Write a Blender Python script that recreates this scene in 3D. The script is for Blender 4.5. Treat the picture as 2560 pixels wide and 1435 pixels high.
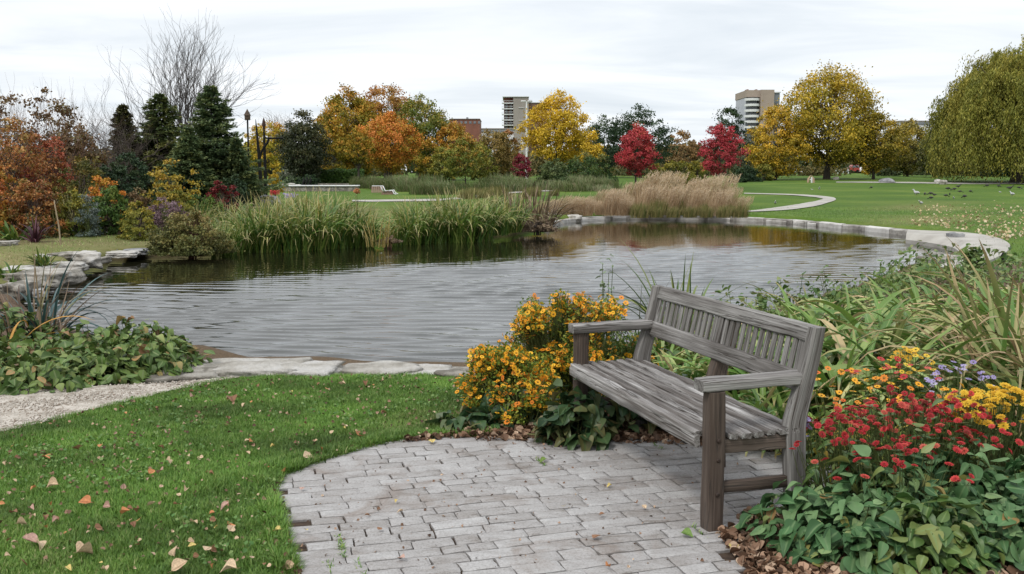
import bpy, math, random
import numpy as np
from mathutils import noise as mnoise, Vector

for o in list(bpy.data.objects): bpy.data.objects.remove(o)
S = bpy.context.scene
COL = S.collection
R = math.radians
rng = np.random.default_rng(11)
random.seed(11)

# ------------------------------------------------------------ camera, world, sun, exposure
FPX, CAMH = 2500.0, 1.55
PITCH = math.atan(287.5/FPX)
cam = bpy.data.cameras.new('camera'); camo = bpy.data.objects.new('camera', cam); COL.objects.link(camo)
cam.sensor_width = 36; cam.lens = FPX/2560*36; cam.clip_start = .05; cam.clip_end = 6000
camo.location = (0, 0, CAMH); camo.rotation_euler = (R(90)-PITCH, 0, 0)
S.camera = camo
S.view_settings.view_transform = 'Standard'; S.view_settings.look = 'None'
S.view_settings.exposure = 0.12; S.view_settings.gamma = 1
S.cycles.max_bounces = 6; S.cycles.transparent_max_bounces = 6; S.cycles.diffuse_bounces = 3
S.cycles.glossy_bounces = 3; S.cycles.caustics_reflective = False; S.cycles.caustics_refractive = False

SUN_EL, SUN_AZ = R(52), R(215)          # azimuth measured clockwise from +Y
W = bpy.data.worlds.new('World'); S.world = W; W.use_nodes = True
nt = W.node_tree; N = nt.nodes; L = nt.links
N.clear()
def nn(nt, t, **k):
    n = nt.nodes.new(t)
    for a, b in k.items():
        if a.startswith('i_'):
            key = a[2:]; key = int(key) if key.isdigit() else key.replace('_', ' ')
            n.inputs[key].default_value = b
        else: setattr(n, a, b)
    return n
def ramp(nt, stops, interp='LINEAR'):
    n = nt.nodes.new('ShaderNodeValToRGB'); cr = n.color_ramp; cr.interpolation = interp
    while len(cr.elements) < len(stops): cr.elements.new(.5)
    for e, (p, c) in zip(cr.elements, stops):
        e.position = p; e.color = (*c, 1) if len(c) == 3 else c
    return n
out = nn(nt, 'ShaderNodeOutputWorld'); bg = nn(nt, 'ShaderNodeBackground'); bg.inputs[1].default_value = .1
sky = nn(nt, 'ShaderNodeTexSky', sky_type='NISHITA', sun_disc=False, sun_elevation=SUN_EL, sun_rotation=SUN_AZ)
tc = nn(nt, 'ShaderNodeTexCoord'); sep = nn(nt, 'ShaderNodeSeparateXYZ'); L.new(tc.outputs['Generated'], sep.inputs[0])
zc = nn(nt, 'ShaderNodeMath', operation='MAXIMUM'); zc.inputs[1].default_value = 0; L.new(sep.outputs[2], zc.inputs[0])
zz = nn(nt, 'ShaderNodeMath', operation='ADD'); zz.inputs[1].default_value = .10; L.new(zc.outputs[0], zz.inputs[0])
dx = nn(nt, 'ShaderNodeMath', operation='DIVIDE'); L.new(sep.outputs[0], dx.inputs[0]); L.new(zz.outputs[0], dx.inputs[1])
dy = nn(nt, 'ShaderNodeMath', operation='DIVIDE'); L.new(sep.outputs[1], dy.inputs[0]); L.new(zz.outputs[0], dy.inputs[1])
cb = nn(nt, 'ShaderNodeCombineXYZ'); L.new(dx.outputs[0], cb.inputs[0]); L.new(dy.outputs[0], cb.inputs[1])
mp = nn(nt, 'ShaderNodeMapping'); mp.inputs['Scale'].default_value = (.45, .85, 1); mp.inputs['Location'].default_value = (3.1, 1.7, 0)
L.new(cb.outputs[0], mp.inputs[0])
nz = nn(nt, 'ShaderNodeTexNoise', i_Scale=1.25, i_Detail=6.0, i_Roughness=.55, i_Distortion=.5); L.new(mp.outputs[0], nz.inputs['Vector'])
cl = ramp(nt, [(.28, (7.3, 7.9, 8.55)), (.42, (8.2, 8.7, 9.2)), (.54, (9.4, 9.75, 10.15)), (.72, (10.2, 10.4, 10.7))])
L.new(nz.outputs['Fac'], cl.inputs[0])
# an overcast sky grows brighter towards the zenith
zb = nn(nt, 'ShaderNodeMapRange'); zb.inputs[1].default_value = .2; zb.inputs[2].default_value = 1; zb.inputs[3].default_value = 1; zb.inputs[4].default_value = 1.7
L.new(zc.outputs[0], zb.inputs[0])
sc = nn(nt, 'ShaderNodeVectorMath', operation='SCALE'); L.new(cl.outputs[0], sc.inputs[0]); L.new(zb.outputs[0], sc.inputs['Scale'])
mx = nn(nt, 'ShaderNodeMix', data_type='RGBA'); mx.inputs[0].default_value = .93
L.new(sky.outputs[0], mx.inputs[6]); L.new(sc.outputs[0], mx.inputs[7])
L.new(mx.outputs[2], bg.inputs[0]); L.new(bg.outputs[0], out.inputs[0])

sd = bpy.data.lights.new('sun', 'SUN'); sd.energy = 1.8; sd.angle = R(12); sd.color = (1, .965, .91)
so = bpy.data.objects.new('sun', sd); COL.objects.link(so)
sdir = Vector((math.sin(SUN_AZ)*math.cos(SUN_EL), math.cos(SUN_AZ)*math.cos(SUN_EL), math.sin(SUN_EL)))
so.rotation_euler = (-sdir).to_track_quat('-Z', 'Y').to_euler(); so.location = (0, -5, 20)

# ------------------------------------------------------------ terrain and pixel-ray helpers
def hgt(x, y):
    y = np.asarray(y, float)
    t = np.clip((y-40)/110, 0, 1)
    return 1.32*t*(1.15-.15*t)*1.0*np.clip((y-40)/25, 0, 1)**.5
def ray(px, py):
    u = (px-1280)/FPX; v = -(py-717.5)/FPX
    return np.array([u, math.cos(PITCH)+v*math.sin(PITCH), -math.sin(PITCH)+v*math.cos(PITCH)])
def bp(px, py, z=None):
    """ground point seen along a photo direction"""
    d = ray(px, py); zz = 0. if z is None else z
    for _ in range(12):
        t = (zz-CAMH)/d[2] if d[2] < -1e-4 else 400
        t = min(t, 400); p = d*t
        if z is not None: break
        zz = .5*zz+.5*float(hgt(p[0], p[1]))
    return np.array([p[0], p[1], zz])
def atD(px, D, z=None):
    u = (px-1280)/FPX
    x = u*D; return np.array([x, D, float(hgt(x, D)) if z is None else z])
def zat(py, D):
    d = ray(1280, py); return CAMH+d[2]*D/d[1]

def inpoly(P, poly):
    x, y = P[:, 0], P[:, 1]; n = len(poly); r = np.zeros(len(P), bool); j = n-1
    for i in range(n):
        xi, yi = poly[i][:2]; xj, yj = poly[j][:2]
        c = ((yi > y) != (yj > y)) & (x < (xj-xi)*(y-yi)/((yj-yi)+1e-12)+xi)
        r ^= c; j = i
    return r
def snoise(x, y, s=1., seed=0.):
    x = np.asarray(x)*s+seed*3.1; y = np.asarray(y)*s-seed*1.7
    return (np.sin(x*1.3+2*np.sin(y*.7+seed))+np.sin(y*1.7+1.5*np.sin(x*.9+1.3))+np.sin((x+y)*2.3+seed)*.5+np.sin((x-y)*3.1+np.sin(x*2.1))*.35)/2.85

# ------------------------------------------------------------ mesh buffer
class Buf:
    def __init__(s): s.v = []; s.n = 0; s.f = []; s.r = []; s.g = []; s.mi = []
    def add(s, V, F, r=0., g=None, mi=0):
        V = np.asarray(V, np.float32).reshape(-1, 3); F = np.asarray(F, np.int64)
        k = len(V)
        s.v.append(V); s.f.append(F+s.n); s.mi.append(np.full(len(F), mi, np.int32))
        s.r.append(np.broadcast_to(np.asarray(r, np.float32), (k,)))
        s.g.append(np.zeros((k, 3), np.float32) if g is None else np.asarray(g, np.float32).reshape(-1, 3))
        s.n += k
    def mesh(s, name, mats, smooth=True):
        me = bpy.data.meshes.new(name)
        if not s.v:
            return me
        V = np.concatenate(s.v); me.vertices.add(len(V)); me.vertices.foreach_set('co', V.ravel())
        loops = np.concatenate([f.ravel() for f in s.f]); sizes = np.concatenate([np.full(len(f), f.shape[1]) for f in s.f])
        me.loops.add(len(loops)); me.loops.foreach_set('vertex_index', loops.astype(np.int32))
        me.polygons.add(len(sizes)); st = np.concatenate([[0], np.cumsum(sizes)[:-1]]).astype(np.int32)
        me.polygons.foreach_set('loop_start', st)
        me.polygons.foreach_set('material_index', np.concatenate(s.mi))
        me.polygons.foreach_set('use_smooth', np.full(len(sizes), smooth))
        a = me.attributes.new('rnd', 'FLOAT', 'POINT'); a.data.foreach_set('value', np.concatenate(s.r).astype(np.float32))
        a = me.attributes.new('gco', 'FLOAT_VECTOR', 'POINT'); a.data.foreach_set('vector', np.concatenate(s.g).astype(np.float32).ravel())
        for m in (mats if isinstance(mats, (list, tuple)) else [mats]): me.materials.append(m)
        me.update(calc_edges=True); me.validate(clean_customdata=False)
        return me
    def obj(s, name, mats, parent=None, smooth=True, loc=None, **tags):
        o = bpy.data.objects.new(name, s.mesh(name, mats, smooth)); COL.objects.link(o)
        if parent is not None: o.parent = parent
        if loc is not None: o.location = loc
        for k, v in tags.items(): o[k] = v
        return o
def thing(name, label, cat, loc=(0, 0, 0), rz=0, group=None):
    o = bpy.data.objects.new(name, None); COL.objects.link(o); o.location = [float(c) for c in loc]; o.rotation_euler = (0, 0, rz)
    o.empty_display_size = .2
    o['label'] = label; o['category'] = cat
    if group: o['group'] = group
    return o
def dup(root, loc, rz=0, scale=1, label=None, group=None):
    c = root.copy(); COL.objects.link(c); c.location = [float(v) for v in loc]; c.rotation_euler = (0, 0, rz)
    c.scale = (scale,)*3 if np.isscalar(scale) else scale
    if label: c['label'] = label
    if group: c['group'] = group
    for ch in list(root.children):
        d = ch.copy(); COL.objects.link(d); d.parent = c
        for g in list(ch.children):
            e = g.copy(); COL.objects.link(e); e.parent = d
    return c

# ------------------------------------------------------------ shape helpers
def nrm(a): return a/(np.linalg.norm(a, axis=-1, keepdims=True)+1e-9)
def tube(b, pts, rad, seg=7, r=0., mi=0, gsc=1.):
    pts = np.asarray(pts, float); rad = np.broadcast_to(np.asarray(rad, float), (len(pts),))
    t = nrm(np.gradient(pts, axis=0)); up = np.array([0, 0, 1.]) if abs(t[0, 2]) < .9 else np.array([1., 0, 0])
    x = nrm(np.cross(t, up)); y = np.cross(t, x); a = np.linspace(0, 2*np.pi, seg, endpoint=False)
    V = pts[:, None]+rad[:, None, None]*(np.cos(a)[None, :, None]*x[:, None]+np.sin(a)[None, :, None]*y[:, None])
    n = len(pts); i, j = np.meshgrid(np.arange(n-1), np.arange(seg), indexing='ij'); j2 = (j+1) % seg
    F = np.stack([i*seg+j, i*seg+j2, (i+1)*seg+j2, (i+1)*seg+j], -1).reshape(-1, 4)
    ln = np.concatenate([[0], np.cumsum(np.linalg.norm(np.diff(pts, axis=0), axis=1))])
    G = np.stack([np.repeat(ln, seg)*gsc, np.tile(np.cos(a)*.1, n), np.tile(np.sin(a)*.1, n)], -1)
    b.add(V.reshape(-1, 3), F, r, G, mi)
    c = np.array([[*range(seg)]]); b.add(V[-1], c, r, None, mi); b.add(V[0], c[:, ::-1], r, None, mi)
def boxx(b, x0, x1, y0, y1, z0, z1, r=0., mi=0, bev=0.):
    e = bev
    if e <= 0:
        V = [(x, y, z) for z in (z0, z1) for (x, y) in ((x0, y0), (x1, y0), (x1, y1), (x0, y1))]
        F = [(0, 3, 2, 1), (4, 5, 6, 7), (0, 1, 5, 4), (1, 2, 6, 5), (2, 3, 7, 6), (3, 0, 4, 7)]
        b.add(V, F, r, np.array(V), mi); return
    V = []
    for z, k in ((z0, e), (z0+e, 0), (z1-e, 0), (z1, e)):
        V += [(x0+e, y0+k, z), (x1-e, y0+k, z), (x1-k, y0+e, z), (x1-k, y1-e, z), (x1-e, y1-k, z), (x0+e, y1-k, z), (x0+k, y1-e, z), (x0+k, y0+e, z)]
    F = [[l*8+i, l*8+(i+1) % 8, (l+1)*8+(i+1) % 8, (l+1)*8+i] for l in range(3) for i in range(8)]
    b.add(V, F, r, np.array(V), mi)
    b.add(V, np.array([[24+i for i in range(8)], [7-i for i in range(8)]]), r, np.array(V), mi)
def board(b, p0, p1, wdir, w, th, r=None, wob=.0015, bev=.006, step=.05):
    """one weathered plank: rounded section, slightly worn edges, grain coordinates along its length"""
    p0 = np.asarray(p0, float); p1 = np.asarray(p1, float); d = p1-p0; ln = np.linalg.norm(d); d /= ln
    wd = np.asarray(wdir, float); wd = nrm(wd-d*wd.dot(d)); td = np.cross(d, wd)
    n = max(2, int(ln/step)+1); t = np.linspace(0, 1, n)
    hw, ht = w/2, th/2; e = min(bev, ht*.6, hw*.6)
    sec = np.array([(-hw+e, -ht), (hw-e, -ht), (hw-e*.3, -ht+e*.3), (hw, -ht+e), (hw, ht-e), (hw-e*.3, ht-e*.3), (hw-e, ht), (-hw+e, ht), (-hw+e*.3, ht-e*.3), (-hw, ht-e), (-hw, -ht+e), (-hw+e*.3, -ht+e*.3)])
    m = len(sec); sh = random.random()*50
    if r is None: r = random.random()
    V = np.zeros((n, m, 3)); G = np.zeros((n, m, 3))
    for i in range(n):
        for j in range(m):
            q = (t[i]*ln*7+sh, j*.9+sh, 0)
            k = wob*mnoise.noise(q)*2.2
            s = sec[j]*(1+k/hw) if hw < ht else sec[j]*np.array([1+k/hw, 1+k*1.2/ht])
            e0 = 0.
            if i == 0 or i == n-1: s = s*.965
            V[i, j] = p0+d*t[i]*ln+wd*s[0]+td*s[1]; G[i, j] = (t[i]*ln+sh, s[0]+sh*.37, s[1]+sh*.11)
    ii, jj = np.meshgrid(np.arange(n-1), np.arange(m), indexing='ij'); j2 = (jj+1) % m
    F = np.stack([ii*m+jj, ii*m+j2, (ii+1)*m+j2, (ii+1)*m+jj], -1).reshape(-1, 4)
    b.add(V.reshape(-1, 3), F, r, G.reshape(-1, 3))
    b.add(V[0], [list(range(m))[::-1]], r, G[0]+[0, 0, 3]); b.add(V[-1], [list(range(m))], r, G[-1]+[0, 0, 3])

def bake(b, T, F, P, X, Y, Z, sc, r, mi=0, G=None):
    """bake copies of template T with frames X,Y,Z at P"""
    T = np.asarray(T, float); n = len(P); m = len(T); sc = np.broadcast_to(sc, (n,))
    V = P[:, None]+sc[:, None, None]*(T[None, :, 0:1]*X[:, None]+T[None, :, 1:2]*Y[:, None]+T[None, :, 2:3]*Z[:, None])
    F = np.asarray(F); FF = (F[None]+(np.arange(n)*m)[:, None, None]).reshape(-1, F.shape[1])
    g = np.tile(np.asarray(T if G is None else G), (n, 1))
    b.add(V.reshape(-1, 3), FF, np.repeat(np.broadcast_to(r, (n,)), m), g, mi)
DIA = (np.array([(0, 0, 0), (.36, .48, .1), (0, 1, 0), (-.36, .48, .1)]), np.array([(0, 1, 2, 3)]))
NEED = (np.array([(-.07, 0, 0), (.07, 0, 0), (.05, 1, 0), (-.05, 1, 0)]), np.array([(0, 1, 2, 3)]))
def leaf_tpl(w=.42, fold=.12, droop=.35, na=5, ac=5, tipp=1.3, cup=0., wavy=0.):
    V = []; 
    for i in range(na+1):
        t = i/na; ww = w*math.sin(math.pi*min(1, t**.72))**.8*(1-t**6*.3) if 0 < t < 1 else 0.012
        for j in range(ac):
            s = (j/(ac-1)-.5)*2
            V.append((s*ww, t, fold*(abs(s)*.5+s*s*.5)*ww*2-droop*t*t+cup*s*s*ww+wavy*math.sin(t*9+s*3)*abs(s)))
    F = [(i*ac+j, i*ac+j+1, (i+1)*ac+j+1, (i+1)*ac+j) for i in range(na) for j in range(ac-1)]
    G = [((j/(ac-1)-.5)*2, i/na, 0) for i in range(na+1) for j in range(ac)]
    return np.array(V), np.array(F), np.array(G)
def frames(n, upb=.5, out=None, outw=0.):
    """random leaf frames: Y along the leaf, Z the leaf normal"""
    z = rng.normal(size=(n, 3)); z = nrm(z); z[:, 2] = z[:, 2]*(1-upb)+upb
    if out is not None: z = z+out*outw
    z = nrm(z); y = nrm(rng.normal(size=(n, 3))); y = nrm(y-z*(y*z).sum(1, keepdims=True)); x = np.cross(y, z)
    return x, y, z
def straps(b, base, az, Ln, Wd, e0, bend, seg=6, r=0., across=2, fold=.25, pw=1.4, roll=0., mi=0, tipw=2.5):
    n = len(base); t = np.linspace(0, 1, seg+1)
    el = e0[:, None]-bend[:, None]*t[None]**pw
    azz = az[:, None]+(rng.normal(0, .25, n)[:, None])*t[None]
    st = np.stack([np.cos(el)*np.cos(azz), np.cos(el)*np.sin(azz), np.sin(el)], -1)
    c = np.concatenate([np.zeros((n, 1, 3)), np.cumsum((st[:, :-1]+st[:, 1:])/2, axis=1)], 1)*(Ln/seg)[:, None, None]+base[:, None]
    rl = (rng.normal(0, 1, n)*roll)[:, None]
    side = np.stack([-np.sin(azz), np.cos(azz), np.zeros_like(azz)], -1); nm = np.cross(st, side)
    sd_ = side*np.cos(rl)[..., None]+nm*np.sin(rl)[..., None]
    w = Wd[:, None]*np.minimum(1, .6+1.2*t)[None]*(1-t**tipw)[None]+Wd[:, None]*.04
    if across == 2: V = np.stack([c-sd_*w[..., None]/2, c+sd_*w[..., None]/2], 2); m = 2
    else: V = np.stack([c-sd_*w[..., None]/2, c-nm*w[..., None]*fold, c+sd_*w[..., None]/2], 2); m = 3
    V = V.reshape(-1, 3); k = (seg+1)*m
    F0 = np.array([(i*m+j, i*m+j+1, (i+1)*m+j+1, (i+1)*m+j) for i in range(seg) for j in range(m-1)])
    F = (F0[None]+(np.arange(n)*k)[:, None, None]).reshape(-1, 4)
    G = np.zeros((n, seg+1, m, 3)); G[..., 1] = t[None, :, None]; G[..., 0] = np.linspace(-1, 1, m)
    b.add(V, F, np.repeat(np.broadcast_to(r, (n,)), k), G.reshape(-1, 3), mi)

# ------------------------------------------------------------ materials
def mat(name):
    m = bpy.data.materials.new(name); m.use_nodes = True; t = m.node_tree
    p = t.nodes['Principled BSDF']; return m, t, p
def noisy(name, cols, scale=4., rough=.8, bump=.3, bscale=None, coord='Object', detail=6., dist=.01, spec=.3, stops=None, strch=(1, 1, 1), useattr=False):
    m, t, p = mat(name); p.inputs['Roughness'].default_value = rough; p.inputs['Specular IOR Level'].default_value = spec
    tc = nn(t, 'ShaderNodeTexCoord'); mp = nn(t, 'ShaderNodeMapping'); mp.inputs['Scale'].default_value = strch
    t.links.new(tc.outputs[coord], mp.inputs[0])
    n1 = nn(t, 'ShaderNodeTexNoise', i_Scale=scale, i_Detail=detail, i_Roughness=.6); t.links.new(mp.outputs[0], n1.inputs['Vector'])
    st = stops or list(np.linspace(.3, .7, len(cols)))
    fac = n1.outputs['Fac']
    if useattr:
        a = nn(t, 'ShaderNodeAttribute', attribute_name='rnd'); ad = nn(t, 'ShaderNodeMath', operation='MULTIPLY_ADD'); ad.inputs[1].default_value = .35; 
        sb = nn(t, 'ShaderNodeMath', operation='SUBTRACT'); sb.inputs[1].default_value = .5; t.links.new(a.outputs['Fac'], sb.inputs[0])
        t.links.new(sb.outputs[0], ad.inputs[0]); t.links.new(fac, ad.inputs[2]); fac = ad.outputs[0]
    rp = ramp(t, list(zip(st, cols))); t.links.new(fac, rp.inputs[0]); t.links.new(rp.outputs[0], p.inputs['Base Color'])
    n2 = nn(t, 'ShaderNodeTexNoise', i_Scale=bscale or scale*6, i_Detail=8., i_Roughness=.65); t.links.new(mp.outputs[0], n2.inputs['Vector'])
    bm = nn(t, 'ShaderNodeBump'); bm.inputs['Strength'].default_value = bump; bm.inputs['Distance'].default_value = dist
    t.links.new(n2.outputs['Fac'], bm.inputs['Height']); t.links.new(bm.outputs[0], p.inputs['Normal'])
    return m
def leafmat(name, cols, rough=.5, trans=.2, tip=None, tipstart=.7, rib=None, stops=None, vary=.12, spec=.25, nscale=.8):
    """leaf colour comes from each leaf's own random number, tips and midribs from the leaf's own coordinates"""
    m, t, p = mat(name); K = t.links
    a = nn(t, 'ShaderNodeAttribute', attribute_name='rnd')
    st = stops or list(np.linspace(0, 1, len(cols)))
    rp = ramp(t, list(zip(st, cols))); K.new(a.outputs['Fac'], rp.inputs[0]); c = rp.outputs[0]
    g = nn(t, 'ShaderNodeAttribute', attribute_name='gco'); sp = nn(t, 'ShaderNodeSeparateXYZ'); K.new(g.outputs['Vector'], sp.inputs[0])
    if tip is not None:
        mr = nn(t, 'ShaderNodeMapRange'); mr.inputs[1].default_value = tipstart; mr.inputs[2].default_value = 1.; K.new(sp.outputs[1], mr.inputs[0])
        x = nn(t, 'ShaderNodeMix', data_type='RGBA'); K.new(mr.outputs[0], x.inputs[0]); K.new(c, x.inputs[6]); x.inputs[7].default_value = (*tip, 1); c = x.outputs[2]
    if rib is not None:
        ab = nn(t, 'ShaderNodeMath', operation='ABSOLUTE'); K.new(sp.outputs[0], ab.inputs[0])
        mr = nn(t, 'ShaderNodeMapRange'); mr.inputs[1].default_value = .22; mr.inputs[2].default_value = 0.; K.new(ab.outputs[0], mr.inputs[0])
        x = nn(t, 'ShaderNodeMix', data_type='RGBA'); K.new(mr.outputs[0], x.inputs[0]); K.new(c, x.inputs[6]); x.inputs[7].default_value = (*rib, 1); c = x.outputs[2]
    if vary:
        tc = nn(t, 'ShaderNodeTexCoord'); nz = nn(t, 'ShaderNodeTexNoise', i_Scale=nscale, i_Detail=3.); K.new(tc.outputs['Object'], nz.inputs['Vector'])
        mr = nn(t, 'ShaderNodeMapRange'); mr.inputs[1].default_value = .3; mr.inputs[2].default_value = .7; mr.inputs[3].default_value = 1-vary*2; mr.inputs[4].default_value = 1+vary*2
        K.new(nz.outputs['Fac'], mr.inputs[0]); hs = nn(t, 'ShaderNodeHueSaturation'); K.new(mr.outputs[0], hs.inputs['Value']); K.new(c, hs.inputs['Color']); c = hs.outputs[0]
    K.new(c, p.inputs['Base Color']); p.inputs['Roughness'].default_value = rough; p.inputs['Specular IOR Level'].default_value = spec
    tr = nn(t, 'ShaderNodeBsdfTranslucent'); K.new(c, tr.inputs[0]); ms = nn(t, 'ShaderNodeMixShader'); ms.inputs[0].default_value = trans
    o = t.nodes['Material Output']; K.new(p.outputs[0], ms.inputs[1]); K.new(tr.outputs[0], ms.inputs[2]); K.new(ms.outputs[0], o.inputs[0])
    return m

# colours: real-world base colours of leaves, wood and stone
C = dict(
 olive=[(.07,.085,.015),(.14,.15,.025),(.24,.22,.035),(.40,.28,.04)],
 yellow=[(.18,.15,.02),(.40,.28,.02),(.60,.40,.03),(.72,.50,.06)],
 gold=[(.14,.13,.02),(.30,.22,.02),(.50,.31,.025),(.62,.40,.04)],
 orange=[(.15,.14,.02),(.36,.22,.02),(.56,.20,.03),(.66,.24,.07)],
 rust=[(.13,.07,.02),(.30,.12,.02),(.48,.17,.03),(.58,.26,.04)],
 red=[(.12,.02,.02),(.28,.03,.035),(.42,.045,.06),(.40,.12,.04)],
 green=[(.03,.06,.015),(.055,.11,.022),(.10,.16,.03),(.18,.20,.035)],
 dark=[(.012,.026,.012),(.022,.045,.02),(.035,.065,.025),(.06,.085,.03)],
 maple=[(.08,.10,.015),(.20,.18,.02),(.38,.24,.025),(.52,.22,.035)],
 brownish=[(.08,.07,.03),(.17,.13,.035),(.28,.18,.05),(.22,.20,.07)],
 willow=[(.10,.115,.024),(.18,.185,.032),(.28,.255,.045),(.40,.33,.065)],
 fir=[(.04,.07,.035),(.075,.118,.052),(.13,.175,.07),(.21,.23,.08)],
 firg=[(.045,.072,.03),(.085,.12,.045),(.145,.17,.055),(.24,.22,.065)],
 sage=[(.06,.10,.05),(.10,.14,.07),(.15,.18,.11),(.20,.20,.15)],
)
LM = {k: leafmat('leaf_'+k, v, rough=.6) for k, v in C.items()}
BARK = noisy('bark', [(.035, .028, .02), (.09, .075, .06)], 9, .9, .6, 30, strch=(1, 1, .3))
BARKG = noisy('bark_grey', [(.07, .065, .06), (.16, .145, .13)], 9, .9, .5, 30)
STEM = noisy('stem_green', [(.04, .07, .015), (.11, .12, .04)], 9, .7, .1)

# ------------------------------------------------------------ pond outline
PC = np.array([2., 20.])
WZ = -.22
sh_px = [(1200,925),(1000,918),(800,912),(480,903),(300,880),(150,820),(60,775),(40,740),(130,702),(240,660),(300,648),(370,641),(500,632),(640,623),(750,619),(950,608),(1100,604),(1200,598),(1290,586),(1370,568),(1440,553),(1520,549),(1600,547),(1750,549),(1900,554),(2000,561),(2100,571),(2200,581),(2280,590),(2360,600),(2392,618),(2380,640),(2330,662),(2240,690),(2150,722),(2030,765),(1900,812),(1750,858),(1500,905),(1350,920)]
shp = np.array([bp(x, y, WZ)[:2] for x, y in sh_px])
sa = np.arctan2(shp[:, 1]-PC[1], shp[:, 0]-PC[0]); sr = np.linalg.norm(shp-PC, axis=1); o_ = np.argsort(sa); sa, sr = sa[o_], sr[o_]
def shore_r(a):
    a = (np.asarray(a)+np.pi) % (2*np.pi)-np.pi
    A = np.concatenate([sa[-3:]-2*np.pi, sa, sa[:3]+2*np.pi]); Q = np.concatenate([sr[-3:], sr, sr[:3]])
    r = sum(np.interp(a+d, A, Q) for d in (-.03, -.015, 0, .015, .03))/5
    return r+.05*np.sin(a*37)+.04*np.sin(a*71+1)
def shore_d(x, y):
    a = np.arctan2(y-PC[1], x-PC[0]); return np.hypot(x-PC[0], y-PC[1])-shore_r(a)

# polygons on the ground, as seen in the photograph
def gp(l): return [bp(x, y)[:2] for x, y in l]
patio_px = [(780,1560),(735,1420),(705,1330),(683,1240),(700,1198),(770,1165),(850,1142),(930,1118),(1010,1105),(1120,1097),(1240,1100),(1400,1104),(1700,1110),(1900,1120),(2060,1160),(2080,1240),(1990,1290),(1850,1330),(1840,1370),(1880,1435),(1960,1560)]
patio = gp(patio_px)
lawn = gp([(-700,1230),(0,1088),(150,1052),(290,1018),(420,985),(540,957),(640,948),(820,944),(1000,946),(1190,938),(1240,1000),(1255,1065),(1200,1085),(1000,1100),(850,1138),(690,1195),(672,1240),(695,1330),(730,1435),(780,1620),(-900,1620)])
path = gp([(-700,1040),(0,985),(180,975),(330,968),(450,960),(560,952),(620,948),(560,958),(430,986),(290,1020),(150,1055),(0,1092),(-700,1240)])

def ground_masks(x, y):
    P = np.stack([x, y], 1)
    d = shore_d(x, y)
    left = np.clip((-x-2.6-(y-12)*.10)/1.5, 0, 1)*np.clip((y-8.5)/1.0, 0, 1)*np.clip((44-y)/6, 0, 1)
    left = np.maximum(left, np.clip((-x-4.)/2, 0, 1)*np.clip((y-8.5)/1.0, 0, 1)*np.clip((46-y)/6, 0, 1))
    n = snoise(x, y, .9, 2)
    dry = left*np.clip(.75+.4*n, 0, 1)
    bed = inpoly(P, gp([(1215,935),(1500,925),(1760,880),(2000,800),(2200,735),(2300,700),(2420,672),(2600,640),(3100,640),(3300,1700),(1700,1700),(1830,1330),(2060,1240),(2060,1120),(1250,1098),(1230,1010)])).astype(float)
    bedl = inpoly(P, gp([(-900,1000),(-900,700),(60,720),(130,830),(420,890),(490,915),(440,955),(200,978)])).astype(float)
    edge = np.zeros(len(P))
    soil = np.maximum(bed, bedl)
    garden = np.clip((-x-5.5)/1.5, 0, 1)*np.clip((y-20)/4, 0, 1)*np.clip((44-y)/4, 0, 1)*np.clip(.6+.6*n, 0, 1)
    soil = np.maximum(soil, garden*.9)
    soil = np.maximum(soil, np.clip((np.where(y < 11.8, 1.05, .42)-d)/.12, 0, 1)*(y < 20)*(x > -6.5)*.95); soil = np.maximum(soil, np.clip((.12-d)/.1, 0, 1))
    # worn turf on the right far lawn
    worn = np.clip(1-np.abs((x-.42*y)/(.10*y)), 0, 1)*np.clip((y-22)/5, 0, 1)*np.clip((52-y)/8, 0, 1)*np.clip(.5+.9*snoise(x, y, .5, 5), 0, 1)
    return np.clip(soil, 0, 1), np.clip(np.maximum(dry, worn*.75), 0, 1)

NA = 900
ang = np.linspace(-np.pi, np.pi, NA, endpoint=False)
offs = [-8, -3, -1.2, -.5, -.2, -.06, .05, .14, .24, .38, .55, .8, 1.1, 1.4, 1.8, 2.2, 2.6, 3.1, 3.6, 4.2, 4.8, 5.4, 6, 6.7, 7.4, 8.2, 9, 10, 11.5, 13, 15, 17.5, 20, 23, 26, 30, 35, 40, 47, 55, 64, 75, 88, 103, 120, 145, 180, 230, 320, 480, 800, 1500, 3000]
def ring_xy(off):
    r = np.maximum(shore_r(ang)+off, .5) if off > -6 else np.full(NA, .4)
    return PC[0]+np.cos(ang)*r, PC[1]+np.sin(ang)*r
def ground_z(x, y, d):
    base = hgt(x, y)
    t = np.clip((d+.1-.32*np.clip((np.asarray(y)-20)/3, 0, 1)*(np.asarray(x) > 1.5))/.42, 0, 1); t = t*t*(3-2*t); near = np.clip((10.5-y)/1., 0, 1)*np.clip((1.6-np.abs(x+1.2))/.4, 0, 1)
    z = base*t+(1-t)*np.clip(-.32+d*.5, -1.2, 1)
    z = z-.10*near*np.clip((1.3-d)/.3, 0, 1)*t
    z = z+.008*snoise(x, y, 1.3, 1)*np.clip(d, 0, 1)+.10*snoise(x, y, .06, 3)*np.clip((y-30)/30, 0, 1)*np.clip(d/10, 0, 1)
    return z
V = []; A1 = []; A2 = []
for o in offs:
    x, y = ring_xy(o); d = np.full(NA, o, float)
    V.append(np.stack([x, y, ground_z(x, y, d)], 1)); s_, d_ = ground_masks(x, y); A1.append(s_); A2.append(d_)
V = np.concatenate(V); A1 = np.concatenate(A1); A2 = np.concatenate(A2)
_c = np.array(patio).mean(0); _in = inpoly(V[:, :2], _c+(np.array(patio)-_c)*1.10); V[_in, 2] = -.03
i, j = np.meshgrid(np.arange(len(offs)-1), np.arange(NA), indexing='ij'); j2 = (j+1) % NA
F = np.stack([i*NA+j, (i+1)*NA+j, (i+1)*NA+j2, i*NA+j2], -1).reshape(-1, 4)
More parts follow.
